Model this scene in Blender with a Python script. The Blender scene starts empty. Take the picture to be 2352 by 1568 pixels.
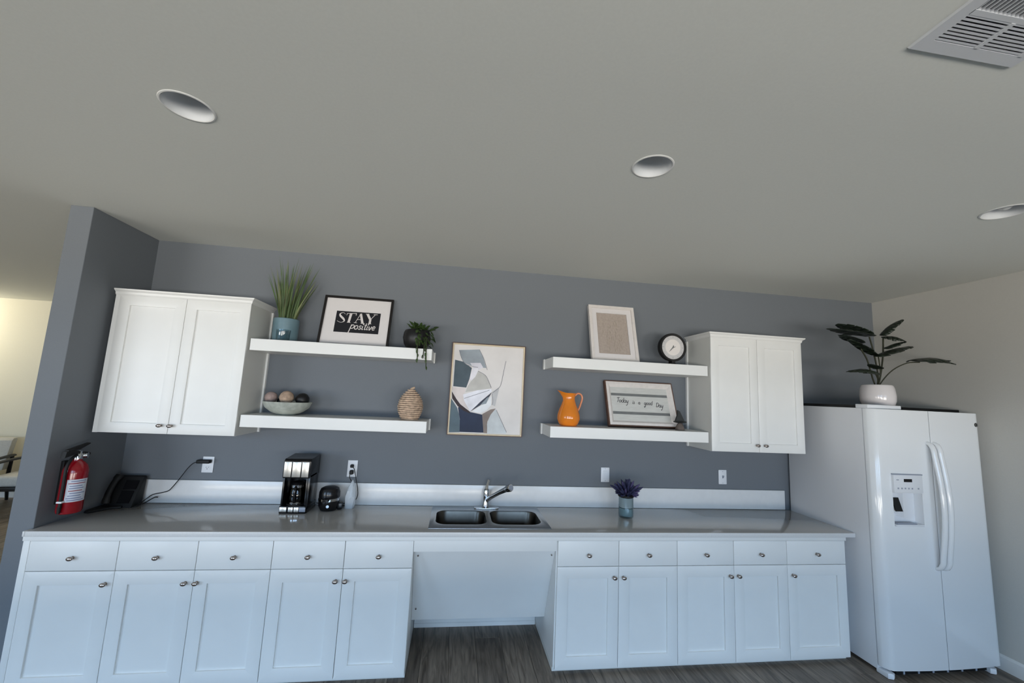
import bpy, bmesh, math, random
from math import sin, cos, pi, radians
from mathutils import Vector, Matrix

random.seed(7)
SC = bpy.context.scene
COL = SC.collection

# ------------------------------------------------------------------ camera, world, light, exposure
def set_camera():
    ya, pit, ro = 0.1330, 0.1288, 0.0478
    fwd = Vector((sin(ya) * cos(pit), cos(ya) * cos(pit), sin(pit)))
    r0 = Vector((cos(ya), -sin(ya), 0)); u0 = r0.cross(fwd)
    r = cos(ro) * r0 + sin(ro) * u0
    u = -sin(ro) * r0 + cos(ro) * u0
    cam = bpy.data.cameras.new('camera')
    cam.sensor_fit = 'HORIZONTAL'; cam.sensor_width = 36.0
    cam.lens = 930.56 / 2352 * 36.0
    cam.clip_start = 0.02
    o = bpy.data.objects.new('camera', cam); COL.objects.link(o)
    o.matrix_world = Matrix(((r.x, u.x, -fwd.x, 2.2997), (r.y, u.y, -fwd.y, -3.3097), (r.z, u.z, -fwd.z, 1.7417), (0, 0, 0, 1)))
    SC.camera = o
set_camera()

SC.view_settings.view_transform = 'Standard'
SC.view_settings.look = 'None'
SC.view_settings.exposure = 0.06
SC.view_settings.gamma = 1.0
SC.view_settings.use_curve_mapping = False
SC.cycles.use_denoising = True
SC.cycles.max_bounces = 10
SC.cycles.diffuse_bounces = 6
SC.cycles.glossy_bounces = 4
SC.cycles.transmission_bounces = 8
SC.cycles.transparent_max_bounces = 12
SC.cycles.sample_clamp_indirect = 6.0
SC.cycles.caustics_reflective = False
SC.cycles.caustics_refractive = False

def set_world():
    w = bpy.data.worlds.new('sky'); SC.world = w; w.use_nodes = True
    nt = w.node_tree; nt.nodes.clear()
    out = nt.nodes.new('ShaderNodeOutputWorld'); bg = nt.nodes.new('ShaderNodeBackground')
    bg.inputs[0].default_value = (0.62, 0.78, 1.0, 1); bg.inputs[1].default_value = 0.6
    nt.links.new(bg.outputs[0], out.inputs[0])
set_world()

def area(name, loc, rot, sx, sy, power, color, spread=180):
    l = bpy.data.lights.new(name, 'AREA'); l.shape = 'RECTANGLE'; l.size = sx; l.size_y = sy
    l.energy = power; l.color = color; l.spread = radians(spread)
    o = bpy.data.objects.new(name, l); COL.objects.link(o); o.location = loc; o.rotation_euler = rot
    return o
# lamp panels added outside the windows: blue for sky, warm for ground bounce
SKY = (0.48, 0.71, 1.0); GROUND = (1.0, 0.955, 0.875)
WIN = [(-5.2, -1.4, 0.30, 2.40), (0.0, 1.8, 0.30, 2.35), (2.2, 3.9, 0.30, 2.25), (4.35, 5.95, 0.60, 2.10)]   # x and z ranges of unseen windows, sized and placed to shape the daylight
WY = -5.2
area('sky_lamp_panel', (-5.5, -20.0, 7.35), (radians(90), 0, 0), 34, 11.3, 10000, SKY)
area('ground_lamp_panel', (3.0, -17.0, -0.06), (radians(180), 0, 0), 40, 16, 31500, GROUND)
# warm lamp hanging in the lounge, left of the frame and close to the far wall
l = bpy.data.lights.new('lounge_light', 'POINT'); l.energy = 34; l.color = (1.0, 0.93, 0.74); l.shadow_soft_size = 0.12
o = bpy.data.objects.new('lounge_light', l); COL.objects.link(o); o.location = (-5.0, 2.85, 2.40)

# ------------------------------------------------------------------ materials
def lin(c):
    return tuple(((v / 255) / 12.92 if v / 255 <= 0.04045 else ((v / 255 + 0.055) / 1.055) ** 2.4) for v in c) + (1,)

def mat(name, rgb, rough=0.5, metal=0.0, var=0.04, scale=40.0, bump=0.0, coat=0.0, spec=0.5, trans=0.0, alpha=1.0, stretch=None, ior=1.45):
    m = bpy.data.materials.new(name); m.use_nodes = True
    nt = m.node_tree; b = nt.nodes['Principled BSDF']
    c = lin(rgb)
    b.inputs['Roughness'].default_value = rough; b.inputs['Metallic'].default_value = metal
    b.inputs['Coat Weight'].default_value = coat; b.inputs['Coat Roughness'].default_value = 0.08
    b.inputs['Specular IOR Level'].default_value = spec
    b.inputs['Transmission Weight'].default_value = trans; b.inputs['Alpha'].default_value = alpha
    b.inputs['IOR'].default_value = ior
    if var > 0 or bump > 0:
        tc = nt.nodes.new('ShaderNodeTexCoord'); mp = nt.nodes.new('ShaderNodeMapping')
        nt.links.new(tc.outputs['Object'], mp.inputs[0])
        if stretch: mp.inputs['Scale'].default_value = stretch
        n = nt.nodes.new('ShaderNodeTexNoise'); n.inputs['Scale'].default_value = scale; n.inputs['Detail'].default_value = 3
        nt.links.new(mp.outputs[0], n.inputs['Vector'])
        rp = nt.nodes.new('ShaderNodeValToRGB')
        rp.color_ramp.elements[0].position = 0.3; rp.color_ramp.elements[1].position = 0.7
        rp.color_ramp.elements[0].color = tuple(v * (1 - var) for v in c[:3]) + (1,)
        rp.color_ramp.elements[1].color = tuple(min(1, v * (1 + var)) for v in c[:3]) + (1,)
        nt.links.new(n.outputs['Fac'], rp.inputs[0]); nt.links.new(rp.outputs[0], b.inputs['Base Color'])
        if bump > 0:
            bp = nt.nodes.new('ShaderNodeBump'); bp.inputs['Strength'].default_value = bump; bp.inputs['Distance'].default_value = 0.002
            nt.links.new(n.outputs['Fac'], bp.inputs['Height']); nt.links.new(bp.outputs[0], b.inputs['Normal'])
    else:
        b.inputs['Base Color'].default_value = c
    return m

M = {}
M['ceiling'] = mat('ceiling_paint', (219, 220, 214), 0.9, var=0.015, scale=90, bump=0.12)
M['grey_wall'] = mat('grey_wall_paint', (110, 115, 121), 0.75, var=0.015, scale=120, bump=0.15)
M['greige_wall'] = mat('greige_wall_paint', (196, 194, 188), 0.8, var=0.015, scale=120, bump=0.15)
M['cream_wall'] = mat('cream_wall_paint', (226, 222, 206), 0.8, var=0.015, scale=120, bump=0.15)
M['white_paint'] = mat('white_cabinet_paint', (232, 232, 230), 0.38, var=0.01, scale=8)
M['white_trim'] = mat('white_trim_paint', (222, 222, 220), 0.4, var=0.01, scale=8)
M['cab_inside'] = mat('cabinet_side_white', (218, 218, 214), 0.5, var=0.01, scale=8)
M['counter'] = mat('grey_countertop_laminate', (176, 172, 167), 0.12, var=0.05, scale=260, coat=0.25)
M['counter_edge'] = mat('pale_countertop_edge', (212, 212, 212), 0.25, var=0.03, scale=200)
M['splash'] = mat('white_backsplash', (226, 226, 226), 0.2, var=0.02, scale=20)
M['nickel'] = mat('brushed_nickel', (176, 166, 160), 0.22, 1.0, var=0.05, scale=60)
M['chrome'] = mat('chrome', (205, 207, 210), 0.10, 1.0, var=0.0)
M['steel'] = mat('stainless_steel', (168, 168, 168), 0.27, 1.0, var=0.06, scale=30, stretch=(1, 12, 1))
M['fridge'] = mat('fridge_white_enamel', (232, 234, 236), 0.16, var=0.0, coat=0.5)
M['fridge_side'] = mat('fridge_textured_side', (218, 219, 222), 0.42, var=0.02, scale=400, bump=0.1)
M['plastic_white'] = mat('white_plastic', (224, 226, 230), 0.35, var=0.0)
M['plastic_grey'] = mat('grey_plastic', (150, 156, 170), 0.4, var=0.0)
M['plastic_black'] = mat('black_plastic', (17, 17, 19), 0.22, var=0.0)
M['matte_black'] = mat('matte_black_plastic', (9, 9, 10), 0.6, var=0.0)
M['bright_steel'] = mat('bright_brushed_steel', (204, 199, 190), 0.34, 0.9, var=0.08, scale=14)
M['bowl_steel'] = mat('darkened_bowl_steel', (88, 86, 82), 0.30, 1.0, var=0.06, scale=30)  # steel darkened in colour for the dark reflections inside the sink bowls
M['dark'] = mat('dark_cavity', (8, 8, 9), 0.8, var=0.0)
M['black_wood'] = mat('black_stained_wood', (22, 18, 17), 0.4, var=0.15, scale=20, stretch=(1, 1, 8))
M['brown_wood'] = mat('brown_frame_wood', (92, 66, 54), 0.5, var=0.2, scale=25, stretch=(6, 1, 1))
M['whitewash'] = mat('whitewashed_frame', (216, 210, 206), 0.5, var=0.05, scale=30)
M['mat_board'] = mat('white_mat_board', (216, 212, 212), 0.85, var=0.01)
M['print_black'] = mat('print_black', (26, 27, 33), 0.35, var=0.1, scale=12)
M['ink_pale'] = mat('pale_lettering', (214, 208, 206), 0.6, var=0.0)
M['ink_dark'] = mat('dark_lettering', (52, 52, 56), 0.6, var=0.0)
M['red'] = mat('red_extinguisher_enamel', (138, 10, 24), 0.2, var=0.0, coat=0.4)
M['label_white'] = mat('extinguisher_label_paper', (206, 210, 220), 0.5, var=0.03, scale=30)
M['label_blue'] = mat('label_print_blue', (96, 104, 150), 0.5, var=0.0)
M['pot_teal'] = mat('teal_grey_glaze', (106, 132, 142), 0.3, var=0.08, scale=12)
M['pot_white'] = mat('white_glazed_ceramic', (222, 216, 216), 0.12, var=0.0, coat=0.3)
M['pot_black'] = mat('black_pot_glaze', (20, 20, 22), 0.4, var=0.0)
M['soil'] = mat('dark_soil', (34, 27, 22), 0.9, var=0.3, scale=60)
M['grass'] = mat('artificial_grass_green', (66, 88, 44), 0.55, var=0.35, scale=9)
M['grass2'] = mat('artificial_grass_olive', (100, 108, 66), 0.55, var=0.3, scale=9)
M['leaf_dark'] = mat('dark_green_leaf', (24, 34, 24), 0.4, var=0.3, scale=20)
M['leaf_mid'] = mat('green_succulent_leaf', (52, 72, 34), 0.5, var=0.35, scale=30)
M['stem'] = mat('olive_stem', (46, 48, 32), 0.6, var=0.2, scale=20)
M['purple'] = mat('navy_purple_blossom', (46, 48, 80), 0.7, var=0.3, scale=50)
M['purple2'] = mat('violet_blossom', (74, 66, 104), 0.7, var=0.3, scale=50)
M['orange'] = mat('orange_pitcher_glaze', (224, 128, 32), 0.14, var=0.08, scale=10, coat=0.5)
M['orange_pale'] = mat('peach_handle_glaze', (226, 150, 112), 0.2, var=0.05, scale=10)
M['bowl'] = mat('mottled_stone_bowl', (176, 180, 172), 0.4, var=0.2, scale=25)
M['ball_tan'] = mat('tan_woven_ball', (172, 148, 128), 0.8, var=0.25, scale=40, bump=0.5)
M['ball_pink'] = mat('dusty_pink_ball', (156, 136, 130), 0.8, var=0.2, scale=40, bump=0.5)
M['ball_black'] = mat('black_ball', (17, 16, 17), 0.45, var=0.1, scale=40)
M['rope'] = mat('beige_rope', (196, 170, 146), 0.85, var=0.3, scale=45, bump=0.5)
M['rope_dark'] = mat('brown_rope_groove', (98, 80, 70), 0.9, var=0.3, scale=45)
M['gold'] = mat('pale_gold_frame_face', (206, 190, 160), 0.4, var=0.08, scale=20)
M['beige'] = mat('beige_textured_paper', (168, 156, 147), 0.9, var=0.08, scale=60, bump=0.4)
M['beige_hi'] = mat('embossed_beige', (176, 164, 154), 0.9, var=0.06, scale=60)
M['plank_grey'] = mat('pale_shiplap', (196, 196, 192), 0.7, var=0.06, scale=14, stretch=(1, 1, 6))
M['band_grey'] = mat('mid_grey_band', (112, 114, 114), 0.7, var=0.1, scale=14)  # plain mid grey for the sign backing and the clock hands
M['clock_face'] = mat('clock_face_cream', (226, 220, 216), 0.5, var=0.02)
M['clock_ring'] = mat('clock_ring_grey', (196, 194, 194), 0.5, var=0.03)
M['ornament'] = mat('dark_iron', (44, 46, 46), 0.5, 0.3, var=0.1)
M['ornament_base'] = mat('brown_stone', (98, 88, 82), 0.7, var=0.2)
M['upholstery'] = mat('pale_upholstery', (206, 202, 194), 0.85, var=0.05, scale=60, bump=0.3)
M['lamp'] = mat('frosted_lamp_glass', (222, 222, 220), 0.4, var=0.0)
M['reflector'] = mat('satin_white_reflector', (214, 216, 218), 0.45, 0.0, var=0.0)
M['grille'] = mat('white_register_metal', (206, 208, 212), 0.4, var=0.0)

def glass_mat(name, tint=(240, 246, 246), mixf=0.82):
    m = bpy.data.materials.new(name); m.use_nodes = True; nt = m.node_tree; nt.nodes.clear()
    out = nt.nodes.new('ShaderNodeOutputMaterial'); mx = nt.nodes.new('ShaderNodeMixShader'); lw = nt.nodes.new('ShaderNodeLayerWeight'); lw.inputs[0].default_value = 0.5
    pw = nt.nodes.new('ShaderNodeMath'); pw.operation = 'POWER'; pw.inputs[1].default_value = 4.0
    fr = nt.nodes.new('ShaderNodeMapRange'); fr.inputs['To Min'].default_value = 0.05; fr.inputs['To Max'].default_value = 0.6
    nt.links.new(lw.outputs['Facing'], pw.inputs[0]); nt.links.new(pw.outputs[0], fr.inputs[0])
    t = nt.nodes.new('ShaderNodeBsdfTransparent'); t.inputs[0].default_value = lin(tint)
    g = nt.nodes.new('ShaderNodeBsdfGlossy'); g.inputs['Roughness'].default_value = 0.03
    nt.links.new(fr.outputs[0], mx.inputs[0]); nt.links.new(t.outputs[0], mx.inputs[1]); nt.links.new(g.outputs[0], mx.inputs[2])
    nt.links.new(mx.outputs[0], out.inputs[0]); return m
M['glass'] = glass_mat('clear_glass', (226, 234, 236))
M['glass_dark'] = glass_mat('smoked_carafe_glass', (120, 124, 128))

def bag_mat():
    m = bpy.data.materials.new('translucent_plastic_film'); m.use_nodes = True; nt = m.node_tree; nt.nodes.clear()
    out = nt.nodes.new('ShaderNodeOutputMaterial'); mx = nt.nodes.new('ShaderNodeMixShader')
    t = nt.nodes.new('ShaderNodeBsdfTransparent'); p = nt.nodes.new('ShaderNodeBsdfPrincipled')
    p.inputs['Base Color'].default_value = lin((214, 220, 226)); p.inputs['Roughness'].default_value = 0.2
    mx.inputs[0].default_value = 0.55
    nt.links.new(t.outputs[0], mx.inputs[1]); nt.links.new(p.outputs[0], mx.inputs[2]); nt.links.new(mx.outputs[0], out.inputs[0]); return m
M['bag'] = bag_mat()

def plank_mat():
    m = bpy.data.materials.new('grey_brown_vinyl_plank'); m.use_nodes = True; nt = m.node_tree; b = nt.nodes['Principled BSDF']
    tc = nt.nodes.new('ShaderNodeTexCoord'); mp = nt.nodes.new('ShaderNodeMapping'); mp.inputs['Scale'].default_value = (22, 2.2, 1)
    inf = nt.nodes.new('ShaderNodeObjectInfo'); add = nt.nodes.new('ShaderNodeVectorMath'); add.operation = 'ADD'
    nt.links.new(tc.outputs['Object'], mp.inputs[0])
    mul = nt.nodes.new('ShaderNodeMath'); mul.operation = 'MULTIPLY'; mul.inputs[1].default_value = 50
    nt.links.new(inf.outputs['Random'], mul.inputs[0])
    nt.links.new(mp.outputs[0], add.inputs[0]); nt.links.new(mul.outputs[0], add.inputs[1])
    n = nt.nodes.new('ShaderNodeTexNoise'); n.inputs['Scale'].default_value = 1.6; n.inputs['Detail'].default_value = 8; n.inputs['Distortion'].default_value = 1.2
    nt.links.new(add.outputs[0], n.inputs['Vector'])
    rp = nt.nodes.new('ShaderNodeValToRGB'); e = rp.color_ramp.elements
    e[0].position = 0.28; e[0].color = lin((80, 70, 61)); e[1].position = 0.74; e[1].color = lin((146, 133, 119))
    nt.links.new(n.outputs['Fac'], rp.inputs[0])
    hv = nt.nodes.new('ShaderNodeHueSaturation'); mr = nt.nodes.new('ShaderNodeMapRange')
    mr.inputs['To Min'].default_value = 0.78; mr.inputs['To Max'].default_value = 1.12
    nt.links.new(inf.outputs['Random'], mr.inputs[0]); nt.links.new(mr.outputs[0], hv.inputs['Value']); nt.links.new(rp.outputs[0], hv.inputs['Color'])
    nt.links.new(hv.outputs[0], b.inputs['Base Color']); b.inputs['Roughness'].default_value = 0.45
    return m
M['plank'] = plank_mat()
M['subfloor'] = mat('dark_floor_joint', (40, 37, 35), 0.8, var=0.1)

# ------------------------------------------------------------------ mesh helpers
def bm_box(bm, x0, x1, y0, y1, z0, z1, bev=0.0, seg=2):
    vs = [bm.verts.new((x, y, z)) for x in (x0, x1) for y in (y0, y1) for z in (z0, z1)]
    fs = [bm.faces.new([vs[i] for i in f]) for f in ((0, 1, 3, 2), (4, 6, 7, 5), (0, 4, 5, 1), (2, 3, 7, 6), (0, 2, 6, 4), (1, 5, 7, 3))]
    if bev > 0:
        es = list({e for f in fs for e in f.edges})
        bmesh.ops.bevel(bm, geom=es, offset=bev, segments=seg, affect='EDGES', profile=0.5)
    return bm

def box(x0, x1, y0, y1, z0, z1, bev=0.0, seg=2):
    return bm_box(bmesh.new(), x0, x1, y0, y1, z0, z1, bev, seg)

def lathe(prof, cx=0, cy=0, seg=32, bm=None, cap0=True, cap1=True, squash=1.0):
    bm = bm or bmesh.new(); rings = []
    for r, z in prof:
        rings.append([bm.verts.new((cx + r * cos(2 * pi * i / seg), cy + squash * r * sin(2 * pi * i / seg), z)) for i in range(seg)])
    for a, b in zip(rings, rings[1:]):
        for i in range(seg):
            j = (i + 1) % seg; bm.faces.new((a[i], a[j], b[j], b[i]))
    if cap0: bm.faces.new(rings[0][::-1])
    if cap1: bm.faces.new(rings[-1])
    return bm

def tube(pts, rad, seg=10, bm=None, flat=None):
    """A tube along pts; rad is a number or a list; flat=(a,b) makes the section an ellipse."""
    bm = bm or bmesh.new(); pts = [Vector(p) for p in pts]; n = len(pts)
    rs = rad if isinstance(rad, (list, tuple)) else [rad] * n
    t0 = (pts[1] - pts[0]).normalized()
    up = Vector((0, 0, 1)) if abs(t0.z) < 0.9 else Vector((0, 1, 0))
    nrm = t0.cross(up).normalized(); rings = []
    for i, p in enumerate(pts):
        t = (pts[min(i + 1, n - 1)] - pts[max(i - 1, 0)]).normalized()
        nrm = (nrm - t * nrm.dot(t)).normalized(); bn = t.cross(nrm)
        fa, fb = flat or (1, 1)
        rings.append([bm.verts.new(p + rs[i] * (fa * cos(2 * pi * k / seg) * nrm + fb * sin(2 * pi * k / seg) * bn)) for k in range(seg)])
    for a, b in zip(rings, rings[1:]):
        for k in range(seg):
            j = (k + 1) % seg; bm.faces.new((a[k], a[j], b[j], b[k]))
    bm.faces.new(rings[0][::-1]); bm.faces.new(rings[-1])
    return bm

def prism(poly, axis, a, b, bm=None, bev=0.0):
    """Extrude a 2D polygon along an axis from a to b. axis 'z': (x,y); 'y': (x,z); 'x': (y,z)."""
    bm = bm or bmesh.new()
    def P(p, t): return {'z': (p[0], p[1], t), 'y': (p[0], t, p[1]), 'x': (t, p[0], p[1])}[axis]
    A = [bm.verts.new(P(p, a)) for p in poly]; B = [bm.verts.new(P(p, b)) for p in poly]
    f0 = bm.faces.new(A); f1 = bm.faces.new(B[::-1]); n = len(poly)
    for i in range(n):
        j = (i + 1) % n; bm.faces.new((A[j], A[i], B[i], B[j]))
    bmesh.ops.recalc_face_normals(bm, faces=bm.faces[:])
    if bev > 0:
        bmesh.ops.bevel(bm, geom=list({e for f in (f0, f1) for e in f.edges}), offset=bev, segments=2, affect='EDGES', profile=0.5)
    return bm

def ring(x0, x1, z0, z1, w, y0, y1, bm=None, bev=0.0, w2=None):
    """A rectangular frame in the xz plane, from y0 (front) to y1 (back); w = bar width, w2 = width at the front."""
    bm = bm or bmesh.new()
    wf = w if w2 is None else w2
    def loop(d, y): return [bm.verts.new(p) for p in ((x0 + d, y, z0 + d), (x1 - d, y, z0 + d), (x1 - d, y, z1 - d), (x0 + d, y, z1 - d))]
    of, inf, inb, ob = loop(0, y0), loop(wf, y0), loop(w, y1), loop(0, y1)
    for a, b in ((of, inf), (inf, inb), (inb, ob), (ob, of)):
        for i in range(4):
            j = (i + 1) % 4; bm.faces.new((a[i], a[j], b[j], b[i]))
    bmesh.ops.recalc_face_normals(bm, faces=bm.faces[:])
    if bev > 0:
        bmesh.ops.bevel(bm, geom=[e for e in bm.edges], offset=bev, segments=2, affect='EDGES', profile=0.5)
    return bm

def sphere(c, r, bm=None, u=20, v=12, sc=(1, 1, 1)):
    bm = bm or bmesh.new()
    bmesh.ops.create_uvsphere(bm, u_segments=u, v_segments=v, radius=r, matrix=Matrix.Translation(c) @ Matrix.Diagonal((*sc, 1)))
    return bm

def root_loc(p):
    while p.parent: p = p.parent
    return p.location

def obj(name, bm, m, parent=None, local=False, smooth=True, angle=32, kind=None):
    """One mesh object. World coordinates are given unless local; a parented mesh is moved into its thing's space."""
    me = bpy.data.meshes.new(name)
    if parent is not None and not local:
        bmesh.ops.translate(bm, verts=bm.verts[:], vec=-Vector(root_loc(parent)))
    loc = None
    if parent is None and not local and bm.verts:
        xs = [v.co for v in bm.verts]
        loc = Vector(((min(v.x for v in xs) + max(v.x for v in xs)) / 2, (min(v.y for v in xs) + max(v.y for v in xs)) / 2, min(v.z for v in xs)))
        bmesh.ops.translate(bm, verts=bm.verts[:], vec=-loc)
    bmesh.ops.recalc_face_normals(bm, faces=bm.faces[:])
    bm.to_mesh(me); bm.free()
    for mm in (m if isinstance(m, list) else [m]): me.materials.append(mm)
    if smooth:
        me.shade_smooth(); me.set_sharp_from_angle(angle=radians(angle))
    o = bpy.data.objects.new(name, me); COL.objects.link(o)
    if parent is not None: o.parent = parent
    if loc is not None: o.location = loc
    if kind: o['kind'] = kind
    return o

def thing(name, label, cat, loc, rot=(0, 0, 0), group=None):
    o = bpy.data.objects.new(name, None); COL.objects.link(o); o.empty_display_size = 0.05
    o.location = loc; o.rotation_euler = rot; o['label'] = label; o['category'] = cat
    if group: o['group'] = group
    return o

def tag(o, label, cat, group=None):
    o['label'] = label; o['category'] = cat
    if group: o['group'] = group
    return o

def struct(name, bm, m, parent=None, **k):
    o = obj(name, bm, m, parent, smooth=False, **k)
    o['kind'] = 'structure'
    return o

def cut(o, cutters):
    """Boolean difference; the cutters are bmeshes in world space."""
    tmp = []
    for bm in cutters:
        me = bpy.data.meshes.new('cutter'); bmesh.ops.recalc_face_normals(bm, faces=bm.faces[:]); bm.to_mesh(me); bm.free()
        c = bpy.data.objects.new('cutter', me); COL.objects.link(c); tmp.append(c)
        md = o.modifiers.new('cut', 'BOOLEAN'); md.operation = 'DIFFERENCE'; md.solver = 'EXACT'; md.object = c
    bpy.context.view_layer.update()
    dg = bpy.context.evaluated_depsgraph_get()
    me = bpy.data.meshes.new_from_object(o.evaluated_get(dg)); old = o.data
    o.modifiers.clear(); o.data = me; bpy.data.meshes.remove(old)
    for c in tmp:
        me = c.data; bpy.data.objects.remove(c); bpy.data.meshes.remove(me)
    me = o.data; me.shade_smooth(); me.set_sharp_from_angle(angle=radians(32))
    return o

# ------------------------------------------------------------------ lettering: pen strokes as thin raised ribbons
def ribbon(bm, pts, w, depth=0.0006, y=0.0):
    """A pen stroke in the xz plane; w is one width or one per point."""
    n = len(pts); ws = w if isinstance(w, (list, tuple)) else [w] * n; L = []; R = []
    for i in range(n):
        a = Vector(pts[max(i - 1, 0)]); b = Vector(pts[min(i + 1, n - 1)]); t = (b - a)
        t = t.normalized() if t.length > 1e-9 else Vector((1, 0)); nn = Vector((-t.y, t.x))
        p = Vector(pts[i]); L.append(p + nn * ws[i] / 2); R.append(p - nn * ws[i] / 2)
    f = [[bm.verts.new((q.x, y - depth, q.y)) for q in s] for s in (L, R)]
    bk = [[bm.verts.new((q.x, y, q.y)) for q in s] for s in (L, R)]
    for i in range(n - 1):
        bm.faces.new((f[0][i], f[1][i], f[1][i + 1], f[0][i + 1]))
        bm.faces.new((f[0][i], f[0][i + 1], bk[0][i + 1], bk[0][i])); bm.faces.new((f[1][i + 1], f[1][i], bk[1][i], bk[1][i + 1]))
    return bm

def arc(cx, cz, rx, rz, a0, a1, n=10):
    return [(cx + rx * cos(radians(a0 + (a1 - a0) * i / n)), cz + rz * sin(radians(a0 + (a1 - a0) * i / n))) for i in range(n + 1)]

def spline(p, k=4):
    """Smooth a polyline (Catmull-Rom)."""
    out = []; n = len(p)
    for i in range(n - 1):
        a, b, c, d = (Vector(p[max(i - 1, 0)]), Vector(p[i]), Vector(p[i + 1]), Vector(p[min(i + 2, n - 1)]))
        for j in range(k):
            t = j / k
            out.append(tuple(0.5 * ((2 * b) + (c - a) * t + (2 * a - 5 * b + 4 * c - d) * t * t + (3 * b - a - 3 * c + d) * t ** 3)))
    out.append(tuple(p[-1])); return out

# script letters, x-height 1: list of strokes and the advance
SCRIPT = {
    'o': ([arc(.42, .5, .38, .5, 80, 440, 14)], .95),
    'a': ([arc(.42, .5, .38, .5, 50, 390, 14), [(.8, .95), (.78, .3), (.86, .03), (1.05, .1)]], 1.0),
    'd': ([arc(.42, .5, .38, .5, 50, 390, 14), [(.9, 1.9), (.8, .4), (.86, .03), (1.05, .1)]], 1.05),
    'g': ([arc(.42, .5, .38, .5, 50, 390, 14), [(.82, .95), (.76, -.6), (.5, -1.2), (.2, -1.0), (.5, -.5)]], 1.0),
    'y': ([[(.08, .95), (.12, .3), (.4, .02), (.7, .3), (.82, .95)], [(.82, .95), (.7, -.4), (.4, -1.25), (.15, -1.0)]], 1.0),
    'i': ([[(.2, .95), (.18, .2), (.3, .02), (.46, .15)], arc(.24, 1.4, .07, .07, 0, 360, 6)], .5),
    's': ([[(.62, .85), (.4, 1.0), (.18, .8), (.4, .5), (.6, .25), (.36, .0), (.08, .15)]], .72),
    't': ([[(.34, 1.7), (.3, .3), (.42, .02), (.6, .15)], [(.05, 1.1), (.62, 1.15)]], .65),
    'v': ([[(.05, .95), (.3, .05), (.42, .05), (.7, .95)]], .8),
    'e': ([[(.12, .5), (.68, .6), (.6, .95), (.35, 1.0), (.1, .5), (.35, .02), (.72, .22)]], .8),
    'p': ([[(.2, 1.2), (.12, -.4), (.02, -1.4)], [(.18, .7), (.5, 1.15), (.95, .8), (.7, .2), (.25, .2)]], 1.05),
    'T': ([[(-.1, 1.7), (.4, 1.95), (1.1, 1.85)], [(.55, 1.9), (.5, .6), (.3, .05)]], 1.0),
    'D': ([[(.3, 1.8), (.22, .05)], [(.0, 1.7), (.7, 1.85), (1.15, 1.1), (.8, .2), (.15, .05)]], 1.25),
}
def script(text, x, z, h, w, slant=0.18, bm=None, y=0.0, gap=0.0):
    bm = bm or bmesh.new()
    for ch in text:
        if ch == ' ': x += .75 * h; continue
        st, adv = SCRIPT[ch]
        for s in st:
            ribbon(bm, [(x + (px + slant * pz) * h, z + pz * h) for px, pz in spline(s, 3)], w, y=y)
        x += (adv + gap) * h
    return bm

# ------------------------------------------------------------------ room shell
W, H = 6.2123, 2.7725
CAN = [(1.217, -1.72), (3.105, -1.72), (4.995, -1.72)]
struct('wall_back', box(0.0, W + .14, 0.0, .12, 0, H), M['grey_wall'])
struct('wall_left', box(-.128, 0.0, -.566, 3.42, 0, H, .003, 2), M['grey_wall'])
struct('wall_right', box(W, W + .14, WY, 0.0, 0, H), M['greige_wall'])
struct('wall_far', box(-6.14, -.128, 3.42, 3.54, 0, H), M['cream_wall'])
struct('wall_lounge', box(-6.14, -6.0, WY, 3.42, 0, H), M['cream_wall'])
wf = struct('wall_front', box(-6.14, W + .14, WY - .14, WY, 0, H), M['greige_wall'])
cut(wf, [box(a, b, WY - .3, WY + .1, c, d) for a, b, c, d in WIN])
for k, (a, b, WZ0, WZ1) in enumerate(WIN):
    w = struct('window_%d' % (k + 1), ring(a, b, WZ0, WZ1, .06, WY - .1, WY - .03), M['white_trim'])
    for fx in (1 / 3, 2 / 3):
        xx = a + (b - a) * fx; struct('muntin', box(xx - .014, xx + .014, WY - .08, WY - .05, WZ0 + .06, WZ1 - .06), M['white_trim'], w)
    zz = WZ0 + (WZ1 - WZ0) * .62
    struct('muntin', box(a + .06, b - .06, WY - .085, WY - .045, zz - .025, zz + .025), M['white_trim'], w)

ceil = struct('ceiling', box(-6.14, W + .14, WY - .14, 3.54, H, H + .2), M['ceiling'])
VENT = (3.509, 3.869, -2.79, -2.43)
cut(ceil, [lathe([(.084, H - .05), (.084, H + .15)], x, y, 40) for x, y in CAN] + [box(VENT[0] + .03, VENT[1] - .03, VENT[2] + .03, VENT[3] - .03, H - .05, H + .12)])

# floor: slab, planks one by one where they can be told apart, the rest of the boards joined
fl = struct('floor', box(-6.14, W + .14, WY - .14, 3.54, -.10, -.006), M['subfloor'])
PW, PL = 0.182, 1.22
plank_me = None
far_bm = bmesh.new()
i = 0
x = -6.0
while x < W:
    off = random.random() * PL
    y = WY - off
    x1 = min(x + PW, W)
    while y < 3.42:
        y0, y1 = max(y, WY), min(y + PL, 3.42)
        hid = (x1 < -4.4) or (x < 0 and x1 > -1.2 and y0 > -.5)
        near = (x1 > -.1 and y1 > -3.0 and y0 < 0.0) or (-4.4 < x < -1.6 and y1 > .9)
        if y1 - y0 > .01:
            if near:
                yy1 = min(y1, 0.0) if x > -.1 else y1
                o = obj('plank', box(x + .0008, x1 - .0008, y0 + .001, yy1 - .001, -.012, 0.0, .0012, 1), M['plank'], fl, smooth=False)
            else:
                bm_box(far_bm, x + .0008, x1 - .0008, y0 + .001, y1 - .001, -.012, 0.0)
        y += PL
    x += PW
obj('plank_field', far_bm, M['plank'], fl, smooth=False, kind='stuff')

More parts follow.
